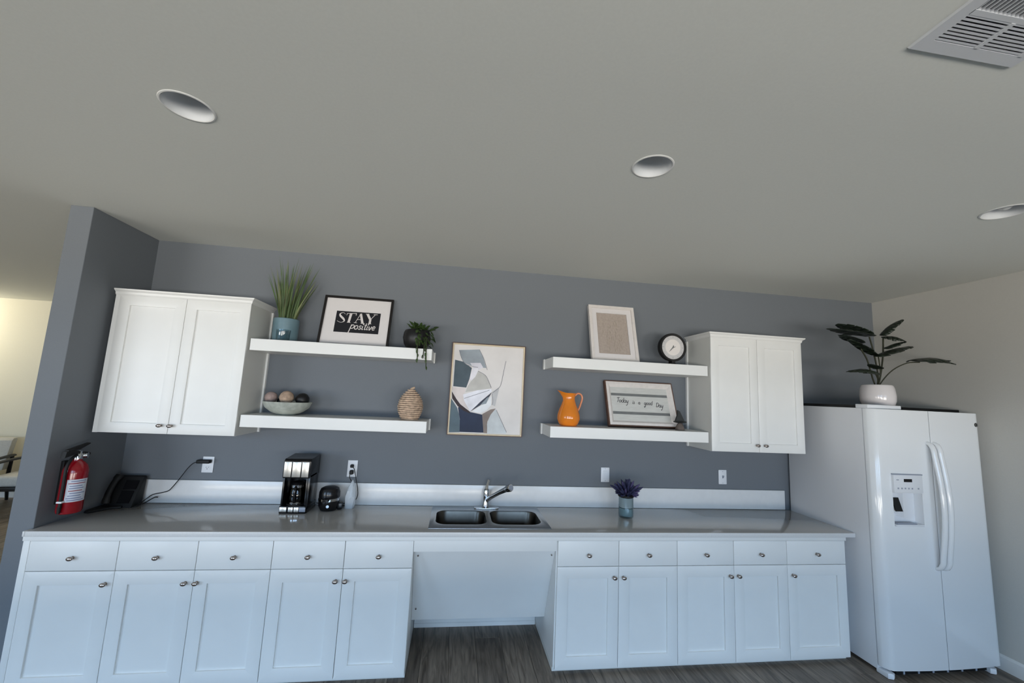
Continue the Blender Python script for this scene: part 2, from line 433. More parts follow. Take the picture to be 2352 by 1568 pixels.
# baseboards
def baseboard(name, poly, axis, a, b):
    struct(name, prism(poly, axis, a, b), M['white_trim'])
bb = lambda s, c: [(c, 0), (c + s * .016, 0), (c + s * .016, .026), (c + s * .010, .030), (c + s * .010, .056), (c + s * .004, .062), (c, .062)]
baseboard('baseboard_back', bb(-1, -.0005), 'x', 2.112, 3.022)
struct('baseboard_right', prism([(W - .0005, 0), (W - .016, 0), (W - .016, .085), (W - .004, .1), (W - .0005, .1)], 'y', WY, -.002), M['white_trim'])
struct('baseboard_far', box(-6.0, -.13, 3.404, 3.4195, 0, .1), M['white_trim'])

# ------------------------------------------------------------------ recessed ceiling lights
for k, (cx, cy) in enumerate(CAN):
    lab = ['unlit recessed ceiling light nearest the left wing wall', 'unlit recessed ceiling light in the middle of the ceiling', 'unlit recessed ceiling light cut by the right edge, near the right wall'][k]
    t = thing('ceiling_light', lab, 'ceiling light', (cx, cy, H), group='recessed ceiling lights')
    obj('trim_ring', lathe([(.0815, H + .004), (.0815, H - .001), (.084, H - .0035), (.089, H - .0025), (.091, H - .0004), (.088, H - .0003)], cx, cy, 48, cap0=False, cap1=False), M['white_trim'], t)
    obj('reflector', lathe([(.081, H - .001), (.078, H + .02), (.066, H + .075), (.052, H + .105), (.05, H + .106)], cx, cy, 48, cap0=False, cap1=True), M['reflector'], t)
    if k == 2:
        obj('lamp', sphere((cx + .005, cy, H + .055), .034, sc=(1, 1, 1.3)), M['lamp'], t)
    else:
        obj('lamp', lathe([(.044, H + .1055), (.044, H + .096), (.036, H + .09), (.0, H + .088)], cx, cy, 32, cap1=False), M['lamp'], t)

# ------------------------------------------------------------------ ceiling air register
t = thing('ceiling_vent', 'white square louvred air register in the ceiling, top right corner', 'vent', ((VENT[0] + VENT[1]) / 2, (VENT[2] + VENT[3]) / 2, H))
vx0, vx1, vy0, vy1 = VENT
bm = bmesh.new()
def hframe(bm, x0, x1, y0, y1, w, zl, zu, tap=0.012):
    def loop(d, z): return [bm.verts.new(p) for p in ((x0 + d, y0 + d, z), (x1 - d, y0 + d, z), (x1 - d, y1 - d, z), (x0 + d, y1 - d, z))]
    A, B, Cc, D = loop(0, zu), loop(tap, zl), loop(w, zl), loop(w, zu)
    for a, b in ((A, B), (B, Cc), (Cc, D)):
        for i in range(4):
            j = (i + 1) % 4; bm.faces.new((a[i], a[j], b[j], b[i]))
    return bm
obj('frame', hframe(bm, vx0, vx1, vy0, vy1, .040, H - .006, H + .004, .005), M['grille'], t, smooth=False)
obj('duct', box(vx0 + .032, vx1 - .032, vy0 + .032, vy1 - .032, H + .06, H + .118), M['dark'], t)
# front and rear blocks of slats along x, a middle block of slats along y
for (ya, yb) in ((vy1 - .118, vy1 - .040), (vy0 + .040, vy0 + .118)):
    for s in range(8):
        yy = ya + .0025 + (yb - ya - .008) * s / 7
        bm = bmesh.new(); c0, c1 = vx0 + .039, vx1 - .039
        prism([(yy - .0030, H - .0055), (yy + .0030, H - .0055), (yy + .0080, H + .010), (yy + .0062, H + .010)], 'x', c0, c1, bm)
        obj('louver_slat', bm, M['grille'], t, smooth=False)
    for xx in (3.688, 3.838):
        obj('mullion', box(xx - .006, xx + .006, ya, yb, H - .0075, H + .008), M['grille'], t)
obj('crossbar', box(vx0 + .038, vx1 - .038, vy1 - .132, vy1 - .118, H - .006, H + .004), M['grille'], t)
obj('crossbar', box(vx0 + .038, vx1 - .038, vy0 + .118, vy0 + .132, H - .006, H + .004), M['grille'], t)
for s in range(22):
    xx = vx0 + .044 + s * (vx1 - vx0 - .088) / 21
    obj('louver_slat', prism([(xx - .0012, H - .005), (xx + .0012, H - .005), (xx + .005, H + .008), (xx + .0035, H + .008)], 'y', vy0 + .13, vy1 - .13), M['grille'], t, smooth=False)

# ------------------------------------------------------------------ cabinets
KNOB = None
def knob(parent, x, y, z):
    """Small oval bar knob, long side across; all knobs share one mesh."""
    global KNOB
    if KNOB is None:
        bm = tube([(0, 0, 0), (0, -.004, 0), (0, -.012, 0), (0, -.018, 0)], [.009, .006, .0055, .008], 14)
        sphere((0, -.022, 0), .0115, bm, 18, 10, (1.45, .72, 1.0))
        o = obj('knob', bm, M['nickel'], parent, local=True); KNOB = o.data
    else:
        o = bpy.data.objects.new('knob', KNOB); COL.objects.link(o); o.parent = parent
    o.location = Vector((x, y, z)) - Vector(root_loc(parent))
    return o

def shaker(parent, x0, x1, z0, z1, yf, th, stile, kx, kz):
    d = obj('door', ring(x0, x1, z0, z1, stile, yf, yf + th, bev=.0012), M['white_paint'], parent)
    obj('door_panel', box(x0 + stile - .004, x1 - stile + .004, yf + .011, yf + th - .001, z0 + stile - .004, z1 - stile + .004), M['white_paint'], d)
    knob(d, kx, yf + .0005, kz)
    return d

YF = -.5843; YB = -.566
def base_cabinet(label, bx0, bx1, doors, knobs, stiles, x_lo, x_hi, floor_left=False):
    t = thing('base_cabinet', label, 'cabinet', ((bx0 + bx1) / 2, -.3, 0), group='white base cabinets under the counter')
    obj('body', box(bx0, bx1, YB, -.002, .032, .8335), M['white_paint'], t)
    obj('toe_kick', box(bx0, bx1, -.545, -.002, 0.0005, .0315), M['cab_inside'], t)
    for (a, b), kx in zip(doors, knobs):
        shaker(t, a, b, .030, .641, YF, .018, .072, kx, .576)
        dr = obj('drawer', box(a, b, YF, YF + .018, .645, .803, .0015, 2), M['white_paint'], t)
        knob(dr, (a + b) / 2, YF + .0005, .715)
    return t
g = .0018
base_cabinet('white single-door base cabinet at the left end by the wing wall', .0005, .459, [(.014, .459 - g)], [.421], 0, 0, 0)
base_cabinet('white double base cabinet below the desk phone cord, second from left', .4595, 1.284, [(.459 + g, .874 - g), (.874 + g, 1.285 - g)], [.833, .893], 0, 0, 0)
base_cabinet('white double base cabinet below the coffee maker, left of the knee space', 1.2845, 2.108, [(1.285 + g, 1.698 - g), (1.698 + g, 2.108 - g)], [1.662, 1.718], 0, 0, 0)
base_cabinet('white double base cabinet just right of the knee space under the sink', 3.026, 3.866, [(3.034, 3.451 - g), (3.451 + g, 3.866 - g)], [3.418, 3.482], 0, 0, 0)
base_cabinet('white double base cabinet under the light switches, second from the fridge', 3.8665, 4.692, [(3.866 + g, 4.284 - g), (4.284 + g, 4.693 - g)], [4.252, 4.313], 0, 0, 0)
base_cabinet('white single-door base cabinet at the right end beside the fridge', 4.6925, 5.163, [(4.693 + g, 5.160)], [4.733], 0, 0, 0)
# end filler strip that covers the joint with the wing wall
tag(obj('filler_strip', box(-.022, .0115, YF + .001, -.5665, .0005, .8335, .002), M['white_paint']), 'narrow white filler strip between wing wall and left base cabinet', 'trim')

# knee space: apron and sloped panel
tag(obj('apron_panel', box(2.1085, 3.0255, -.583, -.565, .738, .8335, .0015), M['white_paint']), 'white apron board below the counter in front of the sink', 'panel')
t = thing('knee_panel', 'white sloped panel closing off the pipes under the sink', 'panel', (2.567, -.4, .2))
obj('board', prism([(-.296, .198), (-.284, .204), (-.552, .792), (-.564, .792)], 'x', 2.109, 3.0255), M['white_paint'], t)
for (x, y, z) in ((2.135, -.345, .30), (2.135, -.52, .70), (3.005, -.52, .70)):
    obj('screw', tube([(x, y - .006, z - .003), (x, y - .012, z - .006)], .005, 10), M['nickel'], t)

# countertop
t = thing('countertop', 'long grey countertop with pale front edge along the whole back wall', 'countertop', (2.6, -.31, .834))
bm = box(0.001, 5.226, -.6124, -.0205, .834, .864, .004, 3)
ct = obj('slab', bm, M['counter'], t)
bpy.context.view_layer.update()
SK = (2.187, 2.995, -.552, -.032)
cut(ct, [box(SK[0] + .012, SK[1] - .012, SK[2] + .012, SK[3] - .012, .80, .90)])
ct.data.materials.append(M['counter_edge'])
for p in ct.data.polygons:
    if p.normal.y < -.6 or p.normal.x > .6: p.material_index = 1
obj('slab_nose', box(-.012, .0012, -.6124, -.5675, .834, .864, .004, 3), M['counter_edge'], t)
obj('edge_strip', box(-.02, 5.166, -.592, -.585, .806, .8338, .001), M['white_paint'], t)
tag(obj('backsplash', box(0.001, 5.191, -.020, -.0005, .864, 1.0222, .003, 2), M['splash']), 'long white backsplash strip standing along the back of the counter', 'backsplash')

# upper cabinets
def upper_cabinet(label, x0, x1, doors, knobs, crown, scribe):
    t = thing('wall_cabinet', label, 'cabinet', ((x0 + x1) / 2, -.17, 1.377))
    obj('body', box(x0, x1, -.322, -.0005, 1.3765, 2.279), M['cab_inside'], t)
    for (a, b), kx in zip(doors, knobs):
        shaker(t, a, b, 1.378, 2.272, -.341, .018, .066, kx, 1.4315)
    c0, c1 = crown[:2]
    bm = bmesh.new(); rows = []
    for d, z in ((0, 2.272), (.004, 2.280), (.006, 2.292), (.020, 2.303), (.022, 2.311)):
        rows.append([bm.verts.new(p) for p in ((c0 - min(d, crown[2]), -.0005, z), (c0 - min(d, crown[2]), -.343 - d, z), (c1 + min(d, crown[3]), -.343 - d, z), (c1 + min(d, crown[3]), -.0005, z))])
    for a, b in zip(rows, rows[1:]):
        for i in range(4):
            j = (i + 1) % 4; bm.faces.new((a[i], a[j], b[j], b[i]))
    bm.faces.new(rows[0][::-1]); bm.faces.new(rows[-1])
    obj('crown', bm, M['white_paint'], t, smooth=False)
    obj('scribe_strip', box(min(scribe), max(scribe), -.022, -.0005, 1.3765, 2.27), M['white_paint'], t)
    return t
uc = upper_cabinet('white two-door wall cabinet at the left above the extinguisher and phone', .034, .871, [(.061, .467 - g), (.467 + g, .871)], [.424, .486], (.034, .875, .0, .03), (.871, .884))
obj('stile', box(.034, .0605, -.339, -.322, 1.3765, 2.272), M['white_paint'], uc)
upper_cabinet('white two-door wall cabinet at the right next to the fridge', 4.299, 5.1075, [(4.299, 4.704 - g), (4.704 + g, 5.1075)], [4.680, 4.750], (4.297, 5.110, .03, .03), (4.286, 4.299))

# floating shelves
def shelf(label, x0, x1, z1, cl, open_left):
    t = thing('wall_shelf', label, 'shelf', ((x0 + x1) / 2, -.16, z1 - .081), group='white floating shelves')
    obj('board', box(x0, x1, -.3188, -.0005, z1 - .081, z1, .0015, 1), M['white_paint'], t)
    if open_left: a, b = x0 - .012, x0
    else: a, b = x1, x1 + .012
    obj('wall_cleat', box(a, b, -.045, -.0005, z1 - .083, z1 + .001, .002), M['white_trim'], t)
    return t
shelf('white floating shelf at upper left holding the grass plant', .8845, 2.1165, 2.0375, 0, False)
shelf('white floating shelf at lower left holding the bowl of balls', .8845, 2.1155, 1.518, 0, False)
shelf('white floating shelf at upper right holding the clock', 3.0205, 4.2855, 2.0375, 0, True)
shelf('white floating shelf at lower right holding the orange pitcher', 3.0175, 4.2855, 1.518, 0, True)

# ------------------------------------------------------------------ sink and faucet
def rrect(x0, x1, y0, y1, r, n=6):
    out = []
    for cx, cy, a in ((x1 - r, y1 - r, 0), (x0 + r, y1 - r, 90), (x0 + r, y0 + r, 180), (x1 - r, y0 + r, 270)):
        out += [(cx + r * cos(radians(a + 90 * i / n)), cy + r * sin(radians(a + 90 * i / n))) for i in range(n + 1)]
    return out
t = thing('kitchen_sink', 'double bowl stainless steel sink set into the countertop', 'sink', (2.59, -.29, .864))
B1, B2 = (2.226, 2.574, -.472, -.148), (2.608, 2.952, -.472, -.148)
rim = obj('rim', box(SK[0], SK[1], SK[2], SK[3], .8643, .8685, .0014, 2), M['steel'], t)
bpy.context.view_layer.update()
cut(rim, [prism(rrect(*b, .075), 'z', .80, .90) for b in (B1, B2)])
for b in (B1, B2):
    bm = bmesh.new(); rows = []
    for d, z in ((-.001, .866), (.004, .850), (.010, .74), (.022, .706), (.055, .692)):
        rows.append([bm.verts.new((x, y, z)) for x, y in rrect(b[0] + d, b[1] - d, b[2] + d, b[3] - d, .075 - d * .4)])
    n = len(rows[0])
    for a, c in zip(rows, rows[1:]):
        for i in range(n):
            j = (i + 1) % n; bm.faces.new((a[i], a[j], c[j], c[i]))
    bm.faces.new(rows[-1])
    bo = obj('bowl', bm, M['bowl_steel'], t)
    cx, cy = (b[0] + b[1]) / 2, (b[2] + b[3]) / 2
    obj('drain', lathe([(.043, .6925), (.043, .695), (.034, .6935), (.0, .693)], cx, cy, 28, cap1=False), M['chrome'], bo)
t = thing('faucet', 'chrome pull-out kitchen faucet with lever on the sink rim', 'faucet', (2.588, -.085, .8685))
obj('base_plate', prism(rrect(2.50, 2.69, -.115, -.058, .027), 'z', .8687, .876, bev=.002), M['chrome'], t)
obj('body', lathe([(.030, .876), (.029, .89), (.025, .91), (.024, .955), (.025, .985), (.022, 1.003), (.012, 1.012), (.0, 1.014)], 2.588, -.085, 28, cap1=False), M['chrome'], t)
obj('lever', tube([(2.589, -.085, 1.006), (2.591, -.080, 1.025), (2.598, -.070, 1.05), (2.606, -.062, 1.072)], [.012, .009, .007, .009], 12, flat=(1.2, .7)), M['chrome'], t)
sp = obj('spout', tube([(2.592, -.092, .925), (2.625, -.135, .965), (2.675, -.20, 1.012), (2.722, -.262, 1.052)], [.017, .016, .016, .020], 18), M['chrome'], t)
obj('spray_head', tube([(2.718, -.257, 1.049), (2.728, -.270, 1.057), (2.743, -.290, 1.068), (2.747, -.295, 1.070)], [.021, .026, .027, .024], 24), M['chrome'], sp)
d = Vector((.53, -.70, .44)).normalized(); e0 = Vector((2.747, -.295, 1.070))
obj('nozzle', tube([e0, e0 + d * .0025], .0185, 20), M['plastic_grey'], sp)

# ------------------------------------------------------------------ wall plates
def plate(name, label, cat, x0, x1, z0, z1, group=None):
    t = thing(name, label, cat, ((x0 + x1) / 2, 0, (z0 + z1) / 2), group=group)
    obj('cover_plate', box(x0, x1, -.006, -.0003, z0, z1, .003, 2), M['plastic_white'], t)
    return t
def socket(t, x, z):
    s = obj('socket', prism(rrect(x - .017, x + .017, z - .014, z + .014, .012), 'y', -.0085, -.004, bev=.0008), M['plastic_white'], t)
    for dx in (-.0065, .0065):
        obj('slot', box(x + dx - .0011, x + dx + .0011, -.0092, -.008, z - .001, z + .008), M['dark'], s)
    obj("slot", tube([(x, -.0092, z - .007), (x, -.008, z - .007)], .0026, 10), M['dark'], s)
tL = plate('wall_outlet', 'white wall outlet with a black plug above the phone cord', 'outlet', .522, .598, 1.074, 1.187)
socket(tL, .56, 1.108); socket(tL, .56, 1.152)
tM = plate('wall_outlet', 'white wall outlet with two black plugs right of the coffee maker', 'outlet', 1.532, 1.604, 1.064, 1.186)
socket(tM, 1.568, 1.104); socket(tM, 1.568, 1.146)
tS = plate('light_switch', 'white rocker light switch on the wall above the purple flowers', 'switch', 3.532, 3.604, 1.062, 1.178)
obj('rocker', prism([(-.004, 1.086), (-.0095, 1.087), (-.007, 1.12), (-.0115, 1.153), (-.004, 1.154)], 'x', 3.551, 3.585), M['plastic_white'], tS)
tT = plate('light_switch', 'white toggle light switch on the wall nearest the fridge', 'switch', 4.581, 4.655, 1.063, 1.182)
obj('toggle', prism([(-.005, 1.112), (-.012, 1.116), (-.020, 1.132), (-.018, 1.137), (-.005, 1.134)], 'x', 4.613, 4.623), M['plastic_grey'], tT)
for tt, xs in ((tS, 3.568), (tT, 4.618)):
    for zz in (1.0735, 1.168):
        obj('screw', tube([(xs, -.0068, zz), (xs, -.0055, zz)], .0028, 10), M['plastic_grey'], tt)

# ------------------------------------------------------------------ paintings and signs
def flat_poly(bm, poly, x0, z0, w, h, y, idx):
    vs = [bm.verts.new((x0 + u * w, y, z0 + (1 - v) * h)) for u, v in poly]
    f = bm.faces.new(vs); f.material_index = idx
    return f
t = thing('abstract_painting', 'framed abstract painting in grey, white and navy hanging between the shelves', 'painting', (2.556, 0, 1.402))
PX0, PX1, PZ0, PZ1 = 2.257, 2.854, 1.402, 2.134
obj('frame', ring(PX0, PX1, PZ0, PZ1, .007, -.038, -.0005), M['brown_wood'], t, smooth=False)
obj('frame_face', ring(PX0 + .006, PX1 - .006, PZ0 + .006, PZ1 - .006, .010, -.0385, -.030), M['gold'], t, smooth=False)
CX0, CX1, CZ0, CZ1 = PX0 + .015, PX1 - .015, PZ0 + .015, PZ1 - .015
PAINT = [((150, 158, 165), [(0.073, 0.065), (0.356, 0.045), (0.417, 0.133), (0.471, 0.254), (0.352, 0.252), (0.241, 0.235), (0.157, 0.209), (0.107, 0.146)]),
 ((75, 88, 97), [(0.022, 0.179), (0.138, 0.196), (0.233, 0.246), (0.266, 0.262), (0.242, 0.386), (0.204, 0.489), (0.021, 0.481)]),
 ((215, 212, 220), [(0.239, 0.206), (0.385, 0.199), (0.425, 0.249), (0.354, 0.288), (0.279, 0.255)]),
 ((226, 224, 230), [(0.275, 0.262), (0.352, 0.262), (0.355, 0.295), (0.323, 0.362), (0.268, 0.41), (0.245, 0.385)]),
 ((190, 188, 184), [(0.355, 0.295), (0.467, 0.341), (0.527, 0.426), (0.558, 0.483), (0.369, 0.512), (0.198, 0.54), (0.221, 0.474), (0.271, 0.407), (0.323, 0.362)]),
 ((216, 206, 204), [(0.008, 0.489), (0.195, 0.497), (0.189, 0.54), (0.164, 0.57), (0.177, 0.627), (0.266, 0.74), (0.144, 0.679), (0.066, 0.602), (0.011, 0.532)]),
 ((232, 232, 240), [(0.164, 0.57), (0.369, 0.512), (0.559, 0.491), (0.569, 0.519), (0.276, 0.754), (0.237, 0.705), (0.187, 0.641)]),
 ((230, 232, 236), [(0.303, 0.753), (0.382, 0.707), (0.505, 0.645), (0.563, 0.571), (0.57, 0.672), (0.51, 0.732), (0.422, 0.771)]),
 ((60, 65, 80), [(0.277, 0.758), (0.414, 0.641), (0.57, 0.527), (0.504, 0.631), (0.381, 0.7)]),
 ((140, 150, 158), [(0.416, 0.677), (0.501, 0.594), (0.537, 0.579), (0.497, 0.66)]),
 ((190, 190, 192), [(0.57, 0.527), (0.675, 0.464), (0.653, 0.553), (0.625, 0.685), (0.583, 0.672)]),
 ((45, 55, 78), [(0.106, 0.716), (0.137, 0.701), (0.277, 0.761), (0.386, 0.776), (0.45, 0.785), (0.481, 0.985), (0.148, 0.985), (0.142, 0.845)]),
 ((95, 112, 122), [(0.004, 0.619), (0.093, 0.717), (0.125, 0.788), (0.143, 0.859), (0.148, 0.988), (0.0, 0.993), (0.0, 0.791)]),
 ((58, 48, 52), [(0.007, 0.539), (0.077, 0.623), (0.135, 0.679), (0.277, 0.758), (0.278, 0.776), (0.186, 0.75), (0.101, 0.702), (0.018, 0.618)]),
 ((140, 128, 122), [(0.45, 0.778), (0.564, 0.723), (0.636, 0.71), (0.568, 0.782), (0.527, 0.863), (0.531, 0.99), (0.481, 0.988)]),
 ((200, 205, 208), [(0.636, 0.714), (0.696, 0.807), (0.804, 0.965), (0.797, 0.987), (0.536, 0.994), (0.524, 0.885), (0.568, 0.782)])]
LINES = [[(0.073, 0.065), (0.107, 0.146), (0.157, 0.209), (0.241, 0.242), (0.352, 0.252)], [(0.356, 0.045), (0.427, 0.147), (0.486, 0.275)], [(0.748, 0.162), (0.72, 0.302), (0.692, 0.435), (0.658, 0.48), (0.579, 0.534)], [(0.571, 0.541), (0.59, 0.628), (0.579, 0.672)], [(0.646, 0.728), (0.735, 0.864), (0.805, 0.972)], [(0.185, 0.612), (0.372, 0.555), (0.532, 0.506)], [(0.355, 0.295), (0.467, 0.341), (0.527, 0.426), (0.558, 0.476)]]
bm = box(CX0, CX1, -.030, -.004, CZ0, CZ1)
mats = [mat('canvas_offwhite', (224, 220, 218), .8, var=.05, scale=6, bump=.3)]
yy = -.0302
for c, p in PAINT:
    mats.append(mat('paint_patch', c, .7, var=.14, scale=9, bump=.3))
    flat_poly(bm, p, CX0, CZ0, CX1 - CX0, CZ1 - CZ0, yy, len(mats) - 1); yy -= .00015
canvas = obj('canvas', bm, mats, t, smooth=False)
bm = bmesh.new()
for L in LINES:
    ribbon(bm, spline([(CX0 + u * (CX1 - CX0), CZ0 + (1 - v) * (CZ1 - CZ0)) for u, v in L], 3), .0036, .0003, yy)
obj('brush_lines', bm, mat('grey_brush_line', (132, 132, 138), .7, var=.2, scale=20), canvas, smooth=False)

# black framed sign, leaning on the wall: local x width, y depth (front negative), z height
a = radians(13.7)
t = thing('framed_sign', 'black framed sign reading STAY positive leaning on the upper left shelf', 'sign', (1.508, -.1005, 2.0377), (-a, 0, 0))
fw, fh = .522, .414
obj('frame', ring(-fw / 2, fw / 2, 0, fh, .017, -.022, 0), M['black_wood'], t, local=True, smooth=False)
obj('mat_board', box(-fw / 2 + .015, fw / 2 - .015, -.012, -.004, .015, fh - .015), M['mat_board'], t, local=True, smooth=False)
px0, px1, pz0, pz1 = -.158, .174, .113, .289
obj('print', box(px0, px1, -.0128, -.0118, pz0, pz1), M['print_black'], t, local=True, smooth=False)
bm = bmesh.new()
K = lambda u, v: (px0 + u * (px1 - px0), pz0 + v * (pz1 - pz0))
def fat(pts, ws): ribbon(bm, [K(*p) for p in pts], [w * (px1 - px0) for w in ws], .0004, -.0129)
fat(spline([(.20, .86), (.15, .93), (.085, .86), (.10, .76), (.17, .64), (.20, .53), (.13, .45), (.04, .52)], 3), [.008, .008, .009, .011, .013, .018, .024, .032, .04, .046, .048, .048, .046, .042, .034, .026, .018, .012, .010, .009, .009, .008])
fat([(.33, .92), (.30, .47)], [.056, .052]); fat([(.235, .90), (.45, .93)], [.012, .014]); fat([(.245, .90), (.235, .80)], [.014, .006]); fat([(.445, .93), (.445, .82)], [.022, .008]); fat([(.265, .47), (.345, .47)], [.012, .012])
fat([(.545, .93), (.45, .48)], [.010, .010]); fat([(.545, .93), (.615, .46)], [.05, .056]); fat([(.49, .64), (.60, .64)], [.011, .011]); fat([(.42, .48), (.49, .48)], [.012, .012]); fat([(.575, .46), (.665, .46)], [.012, .012])
fat([(.70, .93), (.775, .68)], [.056, .052]); fat([(.88, .93), (.785, .68)], [.012, .012]); fat([(.78, .70), (.775, .47)], [.05, .05]); fat([(.66, .93), (.74, .93)], [.012, .012]); fat([(.84, .93), (.93, .93)], [.012, .012]); fat([(.735, .47), (.815, .47)], [.012, .012])
obj('lettering', bm, M['ink_pale'], t, local=True, smooth=False)
bm = script('positive', px0 + .34 * (px1 - px0), pz0 + .17 * (pz1 - pz0), .0315, .0062, .2, y=-.0136)
obj('lettering', bm, M['ink_pale'], t, local=True, smooth=False)

# pale botanical relief in a white frame
a = radians(15.5)
t = thing('framed_relief', 'tall white frame with a beige embossed relief beside the clock', 'picture frame', (3.582, -.1375, 2.0377), (-a, 0, 0))
fw, fh = .402, .503
obj('frame', ring(-fw / 2, fw / 2, 0, fh, .030, -.035, 0, w2=.024), M['whitewash'], t, local=True, smooth=False)
obj('mat_board', ring(-fw / 2 + .024, fw / 2 - .024, .024, fh - .024, .042, -.024, -.010), M['mat_board'], t, local=True, smooth=False)
rel = obj('relief_sheet', box(-fw / 2 + .06, fw / 2 - .06, -.014, -.006, .06, fh - .06), M['beige'], t, local=True, smooth=False)
bm = bmesh.new(); rr = random.Random(3)
for k in range(46):
    u = rr.uniform(-.088, .088); v = rr.uniform(.10, .37); ln = rr.uniform(.025, .07); s = .25 - u * 2.2 + rr.uniform(-.08, .08)
    p = [(u + s * ln * (q - .5) * 1.1 + .006 * sin(q * 5), v + ln * (.5 - q) * -1) for q in (0, .25, .5, .75, 1)]
    tube([(x, -.0142, z) for x, z in p], [.001, .0032, .0042, .003, .001], 6, bm, flat=(1, .7))
obj('embossed_leaves', bm, M['beige_hi'], rel, local=True)

# today sign
a = radians(19.4)
t = thing('framed_sign', 'brown framed sign reading Today is a good Day on the lower right shelf', 'sign', (3.834, -.1305, 1.5182), (-a, 0, 0))
fw, fh = .600, .388
obj('frame', ring(-fw / 2, fw / 2, 0, fh, .014, -.035, 0), M['brown_wood'], t, local=True, smooth=False)
obj('inner_frame', ring(-fw / 2 + .010, fw / 2 - .010, .010, fh - .010, .042, -.038, -.016, w2=.020), M['whitewash'], t, local=True, smooth=False)
bx0, bx1 = -fw / 2 + .05, fw / 2 - .05
back = obj('backing', box(bx0, bx1, -.012, -.004, .05, fh - .05), M['band_grey'], t, local=True, smooth=False)
for z0, z1 in ((.045, .105), (.128, .262), (.285, fh - .045)):
    obj('board', box(bx0, bx1, -.018, -.011, z0, z1, .001, 1), M['plank_grey'], t, local=True, smooth=False)
bm = script('Today', -.207, .205, .0205, .0042, .25, y=-.0182, gap=.0)
script('is', -.072, .196, .017, .004, .25, bm, -.0182); script('a', -.020, .195, .017, .004, .25, bm, -.0182)
script('good', .030, .192, .0185, .0042, .25, bm, -.0182, gap=.0); script('Day', .132, .176, .020, .0042, .25, bm, -.0182)
obj('lettering', bm, M['ink_dark'], t, local=True, smooth=False)

# ------------------------------------------------------------------ shelf objects
# grass plant
gx, gy, gz = 1.022, -.118, 2.0378
t = thing('potted_grass', 'tall artificial grass in a teal grey round pot on the upper left shelf', 'plant', (gx, gy, gz))
obj('pot', lathe([(.078, gz), (.084, gz + .006), (.087, gz + .08), (.088, gz + .172), (.085, gz + .176), (.081, gz + .172), (.079, gz + .15)], gx, gy, 40, cap1=False), M['pot_teal'], t)
obj('soil', lathe([(.080, gz + .150), (.05, gz + .156), (.0, gz + .158)], gx, gy, 24, cap1=False), M['soil'], t)
rr = random.Random(11)
for k in range(84):
    ang = rr.uniform(0, 2 * pi); r0 = .055 * math.sqrt(rr.random()); lean = rr.uniform(.0, 1.0)
    bx, by = gx + r0 * cos(ang), gy + r0 * sin(ang)
    hgt = rr.uniform(.30, .485) * (1 if k % 4 else .8); dx = (bx - gx) * 2.2 + rr.uniform(-.07, .09) + .02; dy = max(-.13, min(.055, (by - gy) * 1.2 + rr.uniform(-.05, .04)))
    tx, ty = bx + dx, by + dy
    tx = max(.878, min(1.215, tx)); w = rr.uniform(.007, .0125); bm = bmesh.new(); prev = None
    ph = rr.uniform(-.4, .4)
    side = Vector((cos(ph), sin(ph), 0))
    for i in range(7):
        q = i / 6; c = Vector((bx + (tx - bx) * q ** 1.3, by + (ty - by) * q ** 1.3, gz + .15 + hgt * q))
        ww = w * (1 - q) ** .6 * (.7 + .6 * q) if i < 6 else .0003
        row = [bm.verts.new(c - side * ww / 2), bm.verts.new(c + Vector((0, -.0012, 0)) * (1 - q)), bm.verts.new(c + side * ww / 2)]
        if prev:
            bm.faces.new((prev[0], prev[1], row[1], row[0])); bm.faces.new((prev[1], prev[2], row[2], row[1]))
        prev = row
    obj('grass_blade', bm, M['grass'] if k % 3 else M['grass2'], t)

def glass_cup(x, y, z, r, h):
    return lathe([(r * .86, z), (r * .9, z + .004), (r, z + h), (r - .003, z + h), (r * .9 - .003, z + .008), (0.0, z + .007)], x, y, 32, cap1=False)
tag(obj('glass_cup', glass_cup(1.067, -.262, 2.0378, .047, .078), M['glass']), 'small clear glass cup in front of the grass plant pot', 'cup')

# trailing plant in black pot
bx, by, bz = 1.985, -.155, 2.0378
t = thing('trailing_plant', 'round black pot with trailing green succulent at the end of the upper left shelf', 'plant', (bx, by, bz))
obj('pot', lathe([(.060, bz), (.068, bz + .004), (.094, bz + .045), (.104, bz + .09), (.098, bz + .135), (.088, bz + .152), (.083, bz + .150), (.088, bz + .12)], bx, by, 36, cap1=False), M['pot_black'], t)
obj('soil', lathe([(.089, bz + .125), (.0, bz + .135)], bx, by, 24, cap1=False), M['soil'], t)
rr = random.Random(5)
LEAF = None
def small_leaf(parent, c, direction, L, m):
    """A plump pointed leaf; leaves share one mesh and differ by scale and turn."""
    global LEAF
    if LEAF is None:
        bm = tube([(0, 0, 0), (.3, 0, .08), (.65, 0, .07), (1, 0, -.02)], [.05, .24, .19, .01], 7, flat=(1, .35))
        o = obj('leaf', bm, m, parent, local=True); LEAF = o.data
    else:
        o = bpy.data.objects.new('leaf', LEAF); COL.objects.link(o); o.parent = parent
    o.location = Vector(c) - Vector(root_loc(parent)); o.scale = (L, L, L)
    o.rotation_euler = Vector(direction).to_track_quat('X', 'Z').to_euler()
    return o
for k in range(64):
    an = rr.uniform(0, 2 * pi); r0 = .085 * math.sqrt(rr.random()); el = rr.uniform(-.1, 1.1)
    bias = 1.0 + .35 * cos(an)
    small_leaf(t, (bx + .01 + r0 * bias * cos(an), by + r0 * sin(an), bz + .145 + rr.uniform(0, .035)), (cos(an), sin(an), el), rr.uniform(.035, .06), M['leaf_mid'])
for k in range(34):                                            # leaves tumbling over the right-hand front of the pot
    q = rr.random(); an = rr.uniform(-1.6, .5)
    rad = .100 + .016 * sin(pi * q)
    small_leaf(t, (bx + rad * cos(an), by + rad * sin(an), bz + .155 - .115 * q), (cos(an) * .6, sin(an) * .6, -.7 + rr.uniform(-.3, .6)), rr.uniform(.034, .052), M['leaf_mid'])
